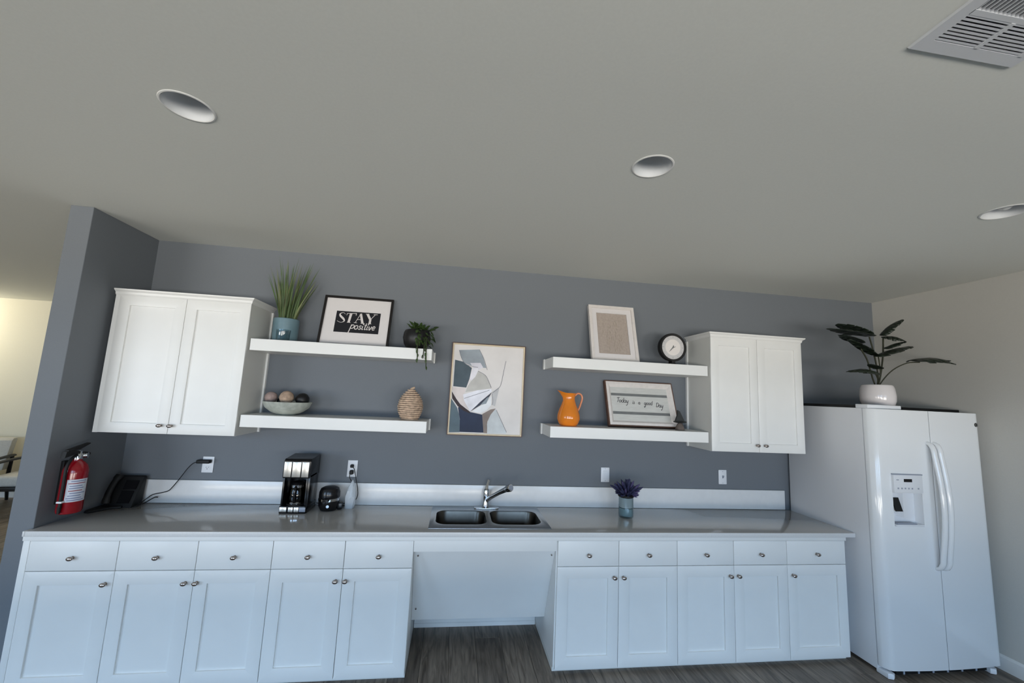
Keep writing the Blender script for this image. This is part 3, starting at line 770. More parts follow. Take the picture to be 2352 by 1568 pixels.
def vine(pts, nleaf, L):
    o = obj('vine', tube(spline(pts, 4), .0035, 7), M['stem'], t)
    pp = spline(pts, 6)
    for k in range(nleaf):
        p = pp[int(len(pp) * (.25 + .74 * k / nleaf))]
        small_leaf(t, (p[0], p[1] - .003, p[2]), (rr.uniform(-.35, .35), -.15, -1), L * rr.uniform(.8, 1.2), M['leaf_mid'])
vine([(2.0, -.22, 2.185), (2.008, -.262, 2.16), (2.011, -.285, 2.10), (2.012, -.327, 2.046), (2.014, -.330, 2.00), (2.017, -.330, 1.935)], 7, .03)
vine([(2.05, -.20, 2.16), (2.065, -.262, 2.12), (2.072, -.300, 2.07), (2.074, -.328, 2.03), (2.078, -.330, 1.97), (2.082, -.330, 1.893)], 9, .032)
vine([(2.04, -.20, 2.16), (2.053, -.262, 2.12), (2.056, -.300, 2.07), (2.057, -.327, 2.03), (2.055, -.330, 1.965)], 5, .03)

# bowl of balls
cx, cy, cz = 1.117, -.17, 1.5183
tag(obj('decor_bowl', lathe([(.055, cz), (.062, cz + .004), (.105, cz + .022), (.142, cz + .052), (.160, cz + .093), (.156, cz + .094), (.136, cz + .058), (.10, cz + .031), (.0, cz + .022)], cx, cy, 44, cap1=False), M['bowl']), 'shallow mottled pale bowl on the lower left shelf', 'bowl')
for x, y, z, r, m, lab in ((1.002, -.175, 1.636, .041, 'ball_pink', 'dusty pink decorative ball at the left side of the bowl'),
                           (1.068, -.135, 1.606, .040, 'ball_black', 'black decorative ball half hidden between the two pale balls'),
                           (1.118, -.205, 1.641, .047, 'ball_tan', 'tan decorative ball on top in the middle of the bowl'),
                           (1.214, -.172, 1.630, .046, 'ball_black', 'black decorative ball at the right side of the bowl')):
    bm = sphere((x, y, z), r, None, 24, 16)
    rq = random.Random(int(x * 1000))
    for v in bm.verts: v.co += (v.co - Vector((x, y, z))) * rq.uniform(-.025, .025)
    tag(obj('decor_ball', bm, M[m], angle=80), lab, 'ball', 'decorative balls in the bowl')

# rope-wound jar
jx, jy, jz = 1.98, -.19, 1.5183
t = thing('woven_jar', 'egg shaped beige woven jar at the right end of the lower left shelf', 'jar', (jx, jy, jz))
def egg(z):
    pts = [(0, .058), (.02, .070), (.06, .088), (.10, .0925), (.14, .084), (.18, .062), (.205, .038), (.222, .022)]
    for (a0, r0), (a1, r1) in zip(pts, pts[1:]):
        if z <= a1: return r0 + (r1 - r0) * (z - a0) / (a1 - a0)
    return pts[-1][1]
obj('core', lathe([(egg(z) - .004, jz + z) for z in [i * .222 / 20 for i in range(21)]], jx, jy, 32), M['rope_dark'], t)
NR = 15
for k in range(NR):
    z = .0075 + k * .0148; rm = egg(z) - .0035; bm = bmesh.new(); seg, sec = 36, 6; rows = []
    rk = random.Random(k)
    for i in range(seg):
        an = 2 * pi * i / seg; rj = rm + rk.uniform(-.0012, .0012); dz = rk.uniform(-.0008, .0008)
        rows.append([bm.verts.new((jx + (rj + .0058 * cos(2 * pi * s / sec)) * cos(an), jy + (rj + .0058 * cos(2 * pi * s / sec)) * sin(an), jz + z + dz + .0062 * sin(2 * pi * s / sec))) for s in range(sec)])
    for i in range(seg):
        aa, b2 = rows[i], rows[(i + 1) % seg]
        for s in range(sec):
            s2 = (s + 1) % sec; bm.faces.new((aa[s], b2[s], b2[s2], aa[s2]))
    obj('rope_ring', bm, M['rope'], t, angle=60)
obj('stem', tube([(jx, jy, jz + .218), (jx + .004, jy, jz + .228), (jx + .022, jy - .002, jz + .238)], [.016, .010, .007], 10), M['rope'], t)

# clock
kx, ky, kz = 4.05, -.20, 2.184
t = thing('table_clock', 'round black rimmed clock with white face on the upper right shelf', 'clock', (kx, ky, 2.0378))
def ydisc(prof, x, z, seg=48, bm=None):
    bm = bm or bmesh.new(); rows = [[bm.verts.new((x + r * cos(2 * pi * i / seg), y, z + r * sin(2 * pi * i / seg))) for i in range(seg)] for r, y in prof]
    for a_, b_ in zip(rows, rows[1:]):
        for i in range(seg):
            j = (i + 1) % seg; bm.faces.new((a_[i], a_[j], b_[j], b_[i]))
    bm.faces.new(rows[0][::-1]); bm.faces.new(rows[-1]); return bm
obj('case', ydisc([(.095, ky + .035), (.112, ky + .03), (.1165, ky + .01), (.1165, ky - .016), (.112, ky - .022), (.099, ky - .021), (.0965, ky - .010), (.02, ky - .0095)], kx, kz), M['matte_black'], t)
fc = obj('face', ydisc([(.097, ky - .0092), (.097, ky - .0125)], kx, kz), M['clock_ring'], t)
obj('inner_face', ydisc([(.066, ky - .0124), (.066, ky - .0132)], kx, kz), M['clock_face'], fc)
bm = bmesh.new()
for k in range(12):
    an = radians(30 * k); r1, r2 = .080, .092
    ribbon(bm, [(kx + r1 * sin(an), kz + r1 * cos(an)), (kx + r2 * sin(an), kz + r2 * cos(an))], .0022 if k % 3 else .004, .0003, ky - .0126)
obj('hour_marks', bm, mat('pale_hour_mark', (150, 150, 150), .6, var=0), fc, smooth=False)
for ang, ln, w in ((222, .050, .007), (20, .020, .010), (75, .026, .006)):
    an = radians(ang)
    obj('hand', ribbon(bmesh.new(), [(kx - .008 * sin(an), kz - .008 * cos(an)), (kx + ln * .4 * sin(an), kz + ln * .4 * cos(an)), (kx + ln * sin(an), kz + ln * cos(an))], [w, w, .0015], .0006, ky - .0140 - ln * .01), M['band_grey'], t, smooth=False)
obj('foot', prism([(kx - .034, 2.0378), (kx + .034, 2.0378), (kx + .03, 2.046), (kx + .016, 2.052), (kx + .014, 2.078), (kx - .014, 2.078), (kx - .016, 2.052), (kx - .03, 2.046)], 'y', ky - .022, ky + .03), M['matte_black'], t)

# orange pitcher
qx, qy, qz = 3.188, -.195, 1.5183
t = thing('orange_pitcher', 'glossy orange ceramic pitcher with peach handle on the lower right shelf', 'pitcher', (qx, qy, qz))
prof = [(.060, 0), (.066, .004), (.079, .025), (.0885, .055), (.086, .085), (.074, .125), (.057, .165), (.0475, .195), (.0455, .215), (.050, .240), (.056, .252)]
bm = bmesh.new(); rows = []; seg = 40
full = prof + [(.052, .252), (.046, .238), (.041, .215), (.043, .195), (.068, .13)]
for r, z in full:
    row = []
    for i in range(seg):
        an = 2 * pi * i / seg; k = max(0, cos(an - pi)) ** 6 * max(0, (z - .205) / .047)
        row.append(bm.verts.new((qx + r * cos(an) * (1 + .75 * k), qy + r * sin(an) * (1 - .1 * k), qz + z + .020 * k)))
    rows.append(row)
for a_, b_ in zip(rows, rows[1:]):
    for i in range(seg):
        j = (i + 1) % seg; bm.faces.new((a_[i], a_[j], b_[j], b_[i]))
bm.faces.new(rows[0][::-1]); bm.faces.new(rows[-1])
obj('body', bm, M['orange'], t, angle=50)
obj('handle', tube(spline([(qx + .047, qy, qz + .232), (qx + .070, qy, qz + .252), (qx + .097, qy, qz + .243), (qx + .107, qy, qz + .215), (qx + .097, qy, qz + .175), (qx + .085, qy, qz + .140), (qx + .074, qy, qz + .118)], 4), .0095, 12, flat=(1.15, .75)), M['orange_pale'], t)

# small dark ornament beside the today sign
ox, oy, oz = 4.100, -.225, 1.5183
t = thing('small_ornament', 'small dark figurine with pointed top at the corner of the Today sign', 'figurine', (ox, oy, oz))
obj('base', lathe([(.034, oz), (.036, oz + .006), (.030, oz + .03), (.020, oz + .05), (.012, oz + .058)], ox, oy, 20), M['ornament_base'], t)
obj('brim', lathe([(.012, oz + .055), (.05, oz + .062), (.056, oz + .066), (.05, oz + .071), (.01, oz + .074)], ox, oy, 24, squash=.6), M['ornament'], t)
obj('peak', prism([(ox - .040, oz + .070), (ox + .036, oz + .074), (ox + .022, oz + .100), (ox - .004, oz + .150), (ox - .020, oz + .158), (ox - .022, oz + .120)], 'y', oy - .008, oy + .010), M['ornament'], t)

# ------------------------------------------------------------------ counter objects
# coffee maker
t = thing('coffee_maker', 'black and chrome drip coffee maker on the counter', 'coffee maker', (1.255, -.15, .864))
x0, x1, yf, yb, z0 = 1.165, 1.345, -.252, -.045, .8645
obj('base', prism(rrect(x0, x1, yf, yb, .018), 'z', z0, z0 + .048, bev=.003), M['plastic_black'], t)
obj('tower', box(x0 + .006, x1 - .004, -.115, yb, z0 + .045, z0 + .25, .006), M['plastic_black'], t)
obj('side_cheek', box(x0 + .002, x0 + .014, yf + .02, -.10, z0 + .045, z0 + .25, .003), M['plastic_black'], t)
obj('side_cheek', box(x1 - .026, x1, yf + .02, -.10, z0 + .045, z0 + .25, .003), M['plastic_black'], t)
obj('head', prism([(yf + .006, z0 + .232), (yf, z0 + .245), (yf + .004, z0 + .345), (yf + .020, z0 + .360), (yb - .02, z0 + .372), (yb, z0 + .362), (yb, z0 + .232)], 'x', x0 + .002, x1, bev=.004), M['plastic_black'], t)
for a_, b_, m in ((.008, .056, 'bright_steel'), (.062, .118, 'bright_steel'), (.124, .170, 'bright_steel')):
    obj('chrome_panel', box(x0 + a_, x0 + b_, yf - .002, yf + .006, z0 + .240, z0 + .342, .002), M[m], t)
for a_, b_ in ((.008, .052), (.064, .094), (.100, .130)):
    obj('button', box(x0 + a_, x0 + b_, yf - .003, yf + .004, z0 + .010, z0 + .042, .0015), M['bright_steel'], t)
obj('display', box(x0 + .134, x0 + .174, yf - .002, yf + .004, z0 + .012, z0 + .040, .001), M['plastic_grey'], t)
obj('hot_plate', lathe([(.062, z0 + .048), (.062, z0 + .053)], 1.252, -.178, 32), M['matte_black'], t)
ccx, ccy, ccz = 1.252, -.178, z0 + .0535
t2 = thing('coffee_carafe', 'glass coffee carafe with black lid inside the coffee maker', 'carafe', (ccx, ccy, ccz))
obj('jug', lathe([(.046, ccz), (.054, ccz + .006), (.060, ccz + .04), (.056, ccz + .08), (.046, ccz + .115), (.043, ccz + .112), (.052, ccz + .08), (.056, ccz + .04), (.048, ccz + .008), (.0, ccz + .006)], ccx, ccy, 36, cap1=False), M['glass_dark'], t2)
obj('band', lathe([(.0475, ccz + .108), (.050, ccz + .110), (.050, ccz + .126), (.046, ccz + .128)], ccx, ccy, 32, cap0=False, cap1=False), M['chrome'], t2)
obj('lid', lathe([(.046, ccz + .116), (.047, ccz + .130), (.038, ccz + .142), (.012, ccz + .150), (.0, ccz + .151)], ccx, ccy, 32, cap1=False), M['plastic_black'], t2)
obj('handle', tube(spline([(ccx + .008, ccy - .050, ccz + .118), (ccx + .012, ccy - .082, ccz + .120), (ccx + .013, ccy - .094, ccz + .095), (ccx + .012, ccy - .090, ccz + .05), (ccx + .010, ccy - .078, ccz + .020)], 4), .008, 12, flat=(1.1, .8)), M['plastic_black'], t2)
obj('base_ring', lathe([(.047, ccz + .0005), (.0585, ccz + .003), (.0600, ccz + .014), (.058, ccz + .016)], ccx, ccy, 32, cap0=False, cap1=False), M['chrome'], t2)

# round sandwich maker
sx, sy, sz = 1.462, -.150, .8645
t = thing('waffle_maker', 'round black and chrome waffle maker right of the coffee maker', 'waffle maker', (sx, sy, sz))
obj('lower_shell', lathe([(.040, sz), (.056, sz + .004), (.068, sz + .03), (.070, sz + .066), (.066, sz + .072), (.0, sz + .072)], sx, sy, 36, cap1=False), M['plastic_black'], t)
obj('chrome_band', lathe([(.0685, sz + .066), (.0725, sz + .070), (.0725, sz + .084), (.068, sz + .088)], sx, sy, 36, cap0=False, cap1=False), M['chrome'], t)
obj('lid', lathe([(.068, sz + .086), (.071, sz + .095), (.070, sz + .125), (.060, sz + .150), (.04, sz + .160), (.0, sz + .163)], sx, sy, 36, cap1=False), M['plastic_black'], t)
obj('handle', box(sx - .022, sx + .022, sy - .100, sy - .066, sz + .076, sz + .092, .006, 3), M['plastic_black'], t)
obj('indicator', tube([(sx + .012, sy - .0690, sz + .040), (sx + .012, sy - .0745, sz + .040)], .010, 16), M['chrome'], t)
obj('hinge_block', box(sx + .060, sx + .092, sy - .012, sy + .03, sz + .004, sz + .05, .006, 2), M['plastic_black'], t)

# crumpled clear bag
bm = bmesh.new(); rr = random.Random(21); rows = []
for j, (z, cxx, wid, dep) in enumerate(((.8652, 1.596, .034, .026), (.905, 1.597, .042, .030), (.945, 1.596, .043, .030), (.985, 1.597, .036, .026), (1.02, 1.600, .024, .018), (1.046, 1.603, .011, .010), (1.062, 1.603, .005, .005))):
    rows.append([bm.verts.new((cxx + wid * cos(2 * pi * i / 16) * rr.uniform(.75, 1.1), -.105 + dep * sin(2 * pi * i / 16) * rr.uniform(.7, 1.1), z + (rr.uniform(-.006, .006) if 0 < j else 0))) for i in range(16)])
for a_, b_ in zip(rows, rows[1:]):
    for i in range(16):
        j = (i + 1) % 16; bm.faces.new((a_[i], a_[j], b_[j], b_[i]))
bm.faces.new(rows[0][::-1]); bm.faces.new(rows[-1])
tag(obj('plastic_bag', bm, M['bag'], angle=15), 'crumpled clear plastic bag behind the waffle maker', 'bag')

# plugs and cords
def plug_cord(name, label, plug_box, pts, r=.0028):
    t = thing(name, label, 'cord', ((plug_box[0] + plug_box[1]) / 2, -.02, plug_box[4]))
    obj('plug', box(*plug_box, .006, 3), M['matte_black'], t)
    obj('cable', tube(spline(pts, 5), r, 8), M['matte_black'], t)
    return t
plug_cord('power_cord', 'black adapter plug and cable running down to the desk phone', (.500, .588, -.048, -.0095, 1.143, 1.168),
          [(.502, -.03, 1.152), (.475, -.032, 1.140), (.447, -.035, 1.106), (.42, -.036, 1.06), (.397, -.036, 1.022), (.365, -.034, .975), (.342, -.034, .950), (.30, -.034, .936), (.249, -.036, .924), (.228, -.05, .905), (.215, -.075, .885), (.2045, -.095, .872)])
obj_c = obj('phone_cable', tube(spline([(.206, -.130, .8685), (.225, -.115, .872), (.245, -.09, .885), (.264, -.07, .902), (.275, -.05, .910), (.29, -.045, .909)], 5), .0035, 8), M['matte_black'])
tag(obj_c, 'short loose black cable end beside the desk phone', 'cord')
plug_cord('power_cord', 'black plug and cable from upper socket to the waffle maker', (1.556, 1.580, -.036, -.0095, 1.135, 1.158),
          [(1.578, -.034, 1.140), (1.592, -.036, 1.12), (1.612, -.045, 1.05), (1.630, -.050, .985), (1.632, -.052, .930), (1.60, -.055, .885), (1.55, -.058, .8685), (1.49, -.0705, .8685), (1.475, -.0735, .885)])
plug_cord('power_cord', 'black plug and cable from lower socket to the coffee maker', (1.555, 1.582, -.040, -.0095, 1.086, 1.116),
          [(1.562, -.036, 1.088), (1.564, -.036, 1.06), (1.596, -.030, 1.00), (1.598, -.028, .935), (1.56, -.028, .888), (1.50, -.028, .8685), (1.42, -.030, .8685), (1.3495, -.056, .885)])

# desk phone
t = thing('desk_phone', 'black desk phone tilted on its stand in the left counter corner', 'phone', (.10, -.15, .8645))
z0 = .8645
bm = prism([(-.155, z0), (-.150, z0 + .012), (-.070, z0 + .185), (-.050, z0 + .190), (-.040, z0 + .178), (-.055, z0)], 'x', .030, .200, bev=.004)
obj('body', bm, M['matte_black'], t)
obj('handset', tube(spline([(.055, -.166, z0 + .030), (.050, -.150, z0 + .085), (.052, -.115, z0 + .155), (.058, -.085, z0 + .195)], 4), [.024] * 3 + [.020] * 7 + [.026] * 3, 14, flat=(1.0, .75)), M['matte_black'], t)
obj('keypad', prism([(-.1475, z0 + .030), (-.1455, z0 + .028), (-.112, z0 + .100), (-.114, z0 + .102)], 'x', .105, .180), M['plastic_black'], t)
obj('screen', prism([(-.1105, z0 + .112), (-.1085, z0 + .110), (-.084, z0 + .163), (-.086, z0 + .165)], 'x', .105, .185), M['plastic_black'], t)
obj('foot', prism([(.012, -.155), (.012, -.255), (.025, -.282), (.048, -.285), (.062, -.262), (.100, -.195), (.150, -.165), (.150, -.13), (.012, -.13)], 'z', z0, z0 + .014, bev=.004), M['matte_black'], t)

# purple flowers in a glass jar
fx, fy, fz = 3.640, -.255, .8643
t = thing('flower_vase', 'bunch of navy purple flowers in a white lined glass vase on the counter', 'vase', (fx, fy, fz))
obj('glass', lathe([(.052, fz), (.055, fz + .004), (.055, fz + .150), (.0525, fz + .150), (.0525, fz + .012), (.0, fz + .010)], fx, fy, 36, cap1=False), M['glass'], t)
obj('liner', lathe([(.049, fz + .070), (.0515, fz + .072), (.0515, fz + .142), (.047, fz + .143), (.0, fz + .135)], fx, fy, 36, cap1=False), M['pot_white'], t)
obj('collar', lathe([(.056, fz + .146), (.060, fz + .150), (.060, fz + .158), (.050, fz + .164), (.0, fz + .165)], fx, fy, 30, cap1=False), M['matte_black'], t)
obj('glass_base', lathe([(.0515, fz + .0125), (.0520, fz + .016), (.0520, fz + .066), (.0, fz + .069)], fx, fy, 30, cap1=False), mat('pale_glass_filler', (168, 184, 190), .15, var=.1, scale=30), t)
rr = random.Random(9)
SPR = [None, None]
for k in range(130):
    an = rr.uniform(0, 2 * pi); el = rr.uniform(-.1, 1.45); ln = rr.uniform(.05, .122)
    dv = Vector((cos(an) * cos(el), sin(an) * cos(el) * .9, sin(el))); b0 = Vector((fx, fy, fz + .160)) + Vector((dv.x, dv.y, 0)) * .03
    if el < .3: ln *= .7
    if k < 2:
        bm = tube([(0, 0, 0), (.35, .02, .02), (.6, .0, .05), (.8, -.02, .06), (1, .02, .04)], [.04, .07, .11, .10, .02], 6)
        o = obj('blossom_sprig', bm, M['purple'] if k == 0 else M['purple2'], t, local=True, angle=60); SPR[k] = o.data
    else:
        o = bpy.data.objects.new('blossom_sprig', SPR[0 if rr.random() < .7 else 1]); COL.objects.link(o); o.parent = t
    o.location = b0 - Vector(t.location); o.scale = (ln, ln * .8, ln * .8); o.rotation_euler = dv.to_track_quat('X', 'Z').to_euler()

# ------------------------------------------------------------------ fire extinguisher
ex, ey, ez = .072, -.453, .918
t = thing('fire_extinguisher', 'red fire extinguisher with white label hung on the grey wing wall', 'fire extinguisher', (ex, ey, ez))
R = .058
obj('cylinder', lathe([(.045, ez), (.054, ez + .005), (R, ez + .016), (R, ez + .235), (.056, ez + .255), (.047, ez + .278), (.033, ez + .295), (.022, ez + .303), (.020, ez + .318)], ex, ey, 44), M['red'], t)
def shell(a0, a1, z0, z1, r, n=16):
    bm = bmesh.new(); A = []
    for i in range(n + 1):
        an = radians(a0 + (a1 - a0) * i / n); A.append([bm.verts.new((ex + r * cos(an), ey + r * sin(an), z)) for z in (z0, z1)])
    for p, q in zip(A, A[1:]): bm.faces.new((p[0], q[0], q[1], p[1]))
    return bm
lb = obj('label', shell(-80, 18, ez + .072, ez + .200, R + .0006), M['label_white'], t)
rr = random.Random(2)
for z in (.190, .178, .163, .150, .136, .122, .108, .094, .082):
    a0 = rr.uniform(-74, -62); a1 = rr.uniform(-20, 8)
    obj('print_line', shell(a0, a1, ez + z - .0025, ez + z + .0015, R + .0010), M['label_blue'] if rr.random() < .7 else M['red'], lb)
obj('valve', lathe([(.021, ez + .310), (.021, ez + .335), (.016, ez + .345), (.016, ez + .362)], ex, ey, 20), M['chrome'], t)
# handles run along the wall; the gauge and nozzle face the room
obj('carry_handle', prism([(ey - .105, ez + .330), (ey - .098, ez + .368), (ey - .03, ez + .366), (ey + .02, ez + .352), (ey + .02, ez + .338), (ey - .03, ez + .345)], 'x', ex - .014, ex + .014, bev=.003), M['matte_black'], t)
obj('squeeze_lever', prism([(ey - .085, ez + .374), (ey - .02, ez + .388), (ey + .055, ez + .402), (ey + .058, ez + .396), (ey - .01, ez + .368), (ey - .085, ez + .366)], 'x', ex - .012, ex + .012, bev=.002), M['matte_black'], t)
obj('gauge', tube([(ex + .012, ey + .022, ez + .330), (ex + .030, ey + .028, ez + .331)], .016, 20), M['chrome'], t)
obj('nozzle', tube([(ex + .002, ey + .018, ez + .345), (ex + .004, ey + .045, ez + .340), (ex + .006, ey + .062, ez + .332)], [.008, .008, .011], 14), M['matte_black'], t)
ha = radians(-88)
hx, hy = ex + (R + .011) * cos(ha), ey + (R + .011) * sin(ha)
obj('hose', tube(spline([(ex + .004, ey - .016, ez + .338), (ex + .002, ey - .045, ez + .318), (hx, hy, ez + .270), (hx, hy, ez + .18), (hx, hy, ez + .09), (hx + .001, hy, ez + .045)], 4), .008, 10), M['matte_black'], t)
obj('clip', box(hx - .014, hx + .014, hy - .011, hy + .012, ez + .072, ez + .082, .002), M['plastic_white'], t)
obj('hose_tip', tube([(hx, hy, ez + .05), (hx, hy, ez + .012)], [.010, .007], 12), M['matte_black'], t)
obj('bracket', box(.0005, ex - R + .004, ey - .018, ey + .018, ez + .05, ez + .30, .002), M['matte_black'], t)

# ------------------------------------------------------------------ refrigerator
FX0, FX1, FY = 5.240, 6.165, -.780
XS = 5.685
t = thing('refrigerator', 'white side-by-side refrigerator with water dispenser at the right end', 'refrigerator', (5.70, -.40, 0))
obj('body', box(FX0, FX1, -.700, -.022, .022, 1.762, .004, 2), M['fridge_side'], t)
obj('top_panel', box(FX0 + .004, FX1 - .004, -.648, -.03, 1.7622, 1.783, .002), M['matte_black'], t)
obj('hinge_cover', box(FX0 + .002, FX0 + .285, -.742, -.652, 1.7622, 1.790, .004, 2), M['plastic_white'], t)
def door_plan(xa, xb, left):
    """Plan outline of a contoured door: rounded outer edge, gently bowed front."""
    pts = []; w = xb - xa
    qs = [0, .008, .018, .030, .044, .060, .078, .10, .13, .18, .26, .36, .48, .62, .76, .90, 1]
    for q in (qs if left else [1 - v for v in reversed(qs)]):
        x = xa + w * q
        d = q if left else 1 - q                      # distance from the hinge side
        bow = .020 * (1 - (1 - min(1, d * 1.0)) ** 2)
        edge = .042 * max(0, 1 - d / .11) ** 2.4
        pts.append((x, FY - bow + .010 + edge))
    return [(xa, -.706)] + pts + [(xb, -.706)]
dl = obj('freezer_door', prism(door_plan(FX0, XS - .003, True), 'z', .052, 1.7615, bev=.003), M['fridge'], t)
dr = obj('fridge_door', prism(door_plan(XS + .003, FX1, False), 'z', .052, 1.7615, bev=.003), M['fridge'], t)
bpy.context.view_layer.update()
DX0, DX1, DZ0, DZ1, DZM = 5.357, 5.584, .966, 1.314, 1.190
def localbox(*a):
    bm = box(*a); return bm
cut(dl, [box(DX0, DX1, -1.0, -.728, DZ0, DZM - .004)])
# contents of the dispenser
yF = FY - .004
obj('control_panel', box(DX0 - .004, DX1 + .004, yF - .012, yF + .02, DZM, DZ1, .004, 2), M['plastic_white'], dl)
obj('display', box(5.434, 5.500, yF - .0135, yF - .010, 1.264, 1.285, .001), M['dark'], dl)
for k, xx in enumerate((5.385, 5.415, 5.442, 5.470, 5.498, 5.548)):
    obj('button', box(xx - .006, xx + .006, yF - .0135, yF - .011, 1.216, 1.226, .001), M['plastic_grey'], dl)
obj('button', box(5.374, 5.394, yF - .0132, yF - .011, 1.275, 1.281, .001), M['plastic_grey'], dl)
obj('panel_lip', box(DX0 - .004, DX1 + .004, yF - .014, yF + .02, DZ1 - .003, DZ1 + .004, .001), M['plastic_grey'], dl)
obj('cavity_back', box(DX0 + .0005, DX1 - .0005, -.7335, -.7285, DZ0 + .001, DZM - .005), M['plastic_white'], dl)
obj('ice_chute', prism([(5.425, -.7335), (5.445, -.772), (5.475, -.772), (5.492, -.7335)], 'z', 1.02, DZM - .005), M['plastic_white'], dl)
obj('paddle', prism([(-.790, 1.066), (-.783, 1.064), (-.757, 1.150), (-.764, 1.153)], 'x', 5.365, 5.418), M['matte_black'], dl)
obj('paddle_housing', box(5.362, 5.424, -.757, -.733, 1.045, DZM - .005, .003), M['plastic_white'], dl)
obj('drip_tray', box(DX0 + .001, DX1 - .001, -.792, -.735, DZ0 + .001, DZ0 + .012, .002), M['plastic_white'], dl)
bm = bmesh.new()
obj('drip_grille', box(5.372, 5.530, -.786, -.742, DZ0 + .0125, DZ0 + .020, .001), M['plastic_grey'], dl)
def handle(door, xc):
    pts = [(xc, FY - .004, 1.535), (xc, FY - .030, 1.525), (xc, FY - .046, 1.49)]
    for i in range(9):
        q = i / 8; pts.append((xc, FY - .050 - .030 * sin(pi * q), 1.45 - .68 * q))
    pts += [(xc, FY - .046, .735), (xc, FY - .030, .700), (xc, FY - .004, .690)]
    obj('handle', tube(spline(pts, 2), .0165, 14, flat=(1.15, .8)), M['fridge'], door)
handle(dl, XS - .026); handle(dr, XS + .026)
bd = obj('badge', ydisc([(.0145, FY + .012), (.0145, FY + .003), (.012, FY + .0015)], 6.112, 1.678, 28), M['plastic_black'], dr)
obj('badge_ring', ydisc([(.0105, FY + .0016), (.0105, FY + .0012), (.0075, FY + .0012), (.0075, FY + .0016)], 6.112, 1.678, 28), M['chrome'], bd)
kg = obj('kick_grille', box(FX0 + .09, FX1 - .09, -.745, -.70, .012, .049, .002), M['matte_black'], t)
for k in range(6):
    xx = FX0 + .14 + k * .115
    obj('grille_bar', box(xx, xx + .012, -.749, -.744, .014, .047), M['plastic_grey'], kg)
for xa in (FX0 + .002, FX1 - .115):
    obj('foot', prism([(xa, -.765), (xa + .030, -.778), (xa + .055, -.762), (xa + .06, -.69), (xa, -.69)], 'z', .0005, .036, bev=.008), M['plastic_white'], t)
obj('wheel', tube([(FX0 + .05, -.12, .0135), (FX0 + .09, -.12, .0135)], .013, 16), M['matte_black'], t)
obj('wheel', tube([(FX1 - .09, -.12, .0135), (FX1 - .05, -.12, .0135)], .013, 16), M['matte_black'], t)

# plant on the fridge
px, py, pz = 5.589, -.525, 1.7833
t = thing('potted_monstera', 'dark split-leaf plant in a white round pot on top of the refrigerator', 'plant', (px, py, pz))
obj('pot', lathe([(.085, pz), (.098, pz + .004), (.110, pz + .04), (.112, pz + .085), (.106, pz + .135), (.098, pz + .160), (.092, pz + .165), (.087, pz + .160), (.092, pz + .13)], px, py, 44, cap1=False), M['pot_white'], t)
obj('soil', lathe([(.092, pz + .135), (.0, pz + .140)], px, py, 24, cap1=False), M['soil'], t)
def split_leaf(base, tip, width, tilt, curl=.02, lobes=5):
    """A pointed leaf with lobes split at the rim; tilt rolls it about its midrib, the rim droops by curl."""
    base, tip = Vector(base), Vector(tip); ax = tip - base; L = ax.length; ax.normalize()
    sd = ax.cross(Vector((0, 0, 1))); sd = sd.normalized() if sd.length > 1e-4 else Vector((0, 1, 0))
    sd = (Matrix.Rotation(tilt, 3, ax) @ sd); up = sd.cross(ax)
    bm = bmesh.new(); rk = random.Random(int(L * 1e4))
    def P(u, v, dz=0):
        z = -curl * (v / (width / 2)) ** 2 + curl * .7 * sin(pi * u) + dz
        return bm.verts.new(base + ax * (u * L) + sd * v + up * z)
    prof = lambda u: width / 2 * (sin(pi * min(1, .10 + .88 * u)) ** .6) * (1 - .25 * u)
    for s in (-1, 1):
        for k in range(lobes):
            u0, u1 = k / lobes, (k + 1) / lobes; dz = rk.uniform(-.25, .25) * curl
            a, b = P(u0, 0), P(u1, 0)
            c, d = P(u0 + .01, s * prof(u0) * .6), P(min(1, u1 - .0), s * prof(min(.98, u1)) * .6)
            e, f = P(u0 + .05, s * prof(u0 + .03) * .98, dz), P(min(1, u1 + .015), s * prof(min(.97, u1)) * 1.0, dz)
            for q in ((a, b, d, c), (c, d, f, e)): bm.faces.new(q if s > 0 else q[::-1])
    bmesh.ops.remove_doubles(bm, verts=bm.verts[:], dist=.0003)
    o = obj('leaf', bm, M['leaf_dark'], t, angle=60)
    md = o.modifiers.new('thickness', 'SOLIDIFY'); md.thickness = .004
    return o
mouth = (px, py, pz + .13)
def stalk(pts, r=.0055): obj('stem', tube(spline([mouth] + pts, 5), r, 8), M['stem'], t)
stalk([(5.55, -.53, 2.00), (5.50, -.54, 2.14), (5.44, -.55, 2.22), (5.42, -.55, 2.27)])
stalk([(5.60, -.53, 2.02), (5.58, -.53, 2.18), (5.545, -.53, 2.33)])
stalk([(5.61, -.54, 2.02), (5.645, -.54, 2.18), (5.66, -.54, 2.33)])
stalk([(5.62, -.55, 1.99), (5.68, -.58, 2.07), (5.76, -.62, 2.125), (5.85, -.64, 2.135)], .0042)
stalk([(5.56, -.56, 1.99), (5.52, -.58, 2.03), (5.49, -.60, 2.045)], .0042)
stalk([(5.585, -.56, 2.02), (5.56, -.58, 2.12), (5.53, -.60, 2.17)], .004)
split_leaf((5.56, -.53, 2.338), (5.135, -.58, 2.362), .20, -.10, .018)
split_leaf((5.60, -.50, 2.350), (5.33, -.46, 2.430), .15, .22, .012)
split_leaf((5.64, -.54, 2.345), (5.775, -.60, 2.475), .11, .25, .025)
split_leaf((5.64, -.54, 2.335), (5.745, -.64, 2.292), .10, .30, .03)
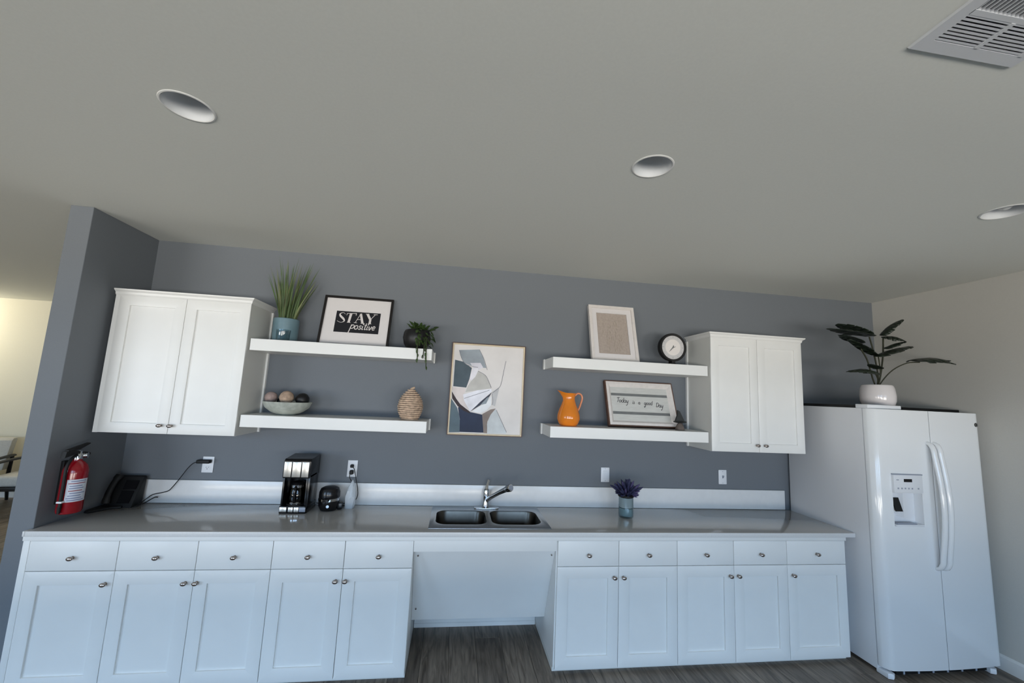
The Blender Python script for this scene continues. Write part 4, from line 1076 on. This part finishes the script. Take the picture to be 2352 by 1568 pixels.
split_leaf((5.45, -.55, 2.272), (5.225, -.58, 2.318), .13, -.05, .015)
split_leaf((5.56, -.56, 2.182), (5.275, -.60, 2.282), .09, .05, .012)
split_leaf((5.51, -.60, 2.165), (5.80, -.63, 2.258), .14, .12, .022)
split_leaf((5.62, -.58, 2.235), (5.75, -.63, 2.292), .09, .2, .016)
split_leaf((5.79, -.63, 2.146), (6.095, -.65, 2.160), .20, .16, .034, 6)
split_leaf((5.84, -.66, 2.152), (6.06, -.72, 2.130), .10, .10, .02, 4)
split_leaf((5.51, -.60, 2.040), (5.225, -.63, 2.030), .14, -.12, .035)
split_leaf((5.58, -.57, 2.075), (5.42, -.62, 2.098), .09, .0, .01)

# ------------------------------------------------------------------ lounge armchairs seen past the wing wall
def armchair(label, cx, cy, rz):
    t = thing('armchair', label, 'armchair', (cx, cy, 0), (0, 0, rz), 'armchairs in the lounge')
    obj('seat_cushion', box(-.29, .29, -.36, .22, .33, .46, .04, 4), M['upholstery'], t, local=True)
    obj('back_cushion', prism([(.14, .42), (.26, .42), (.36, .80), (.34, .83), (.28, .83), (.24, .80)], 'x', -.33, .33, bev=.02), M['upholstery'], t, local=True)
    obj('seat_rail', box(-.31, .31, -.36, .24, .28, .33, .006), M['black_wood'], t, local=True)
    for s in (-1, 1):
        obj('armrest', tube(spline([(s * .35, -.40, .555), (s * .35, -.25, .585), (s * .35, .05, .60), (s * .34, .30, .60)], 4), [.024] * 13, 10, flat=(1.3, .7)), M['black_wood'], t, local=True)
        obj('front_leg', tube([(s * .34, -.35, 0.0005), (s * .345, -.345, .28), (s * .35, -.34, .56)], [.017, .021, .024], 10), M['black_wood'], t, local=True)
        obj('rear_leg', tube([(s * .33, .36, 0.0005), (s * .335, .27, .33), (s * .34, .28, .60)], [.017, .022, .02], 10), M['black_wood'], t, local=True)
    return t
armchair('pale armchair with black arms, the left of two in the lounge', -3.82, 2.85, radians(18))
armchair('pale armchair with black arms, partly hidden by the wing wall', -2.95, 2.95, radians(10))
bpy.context.view_layer.update()
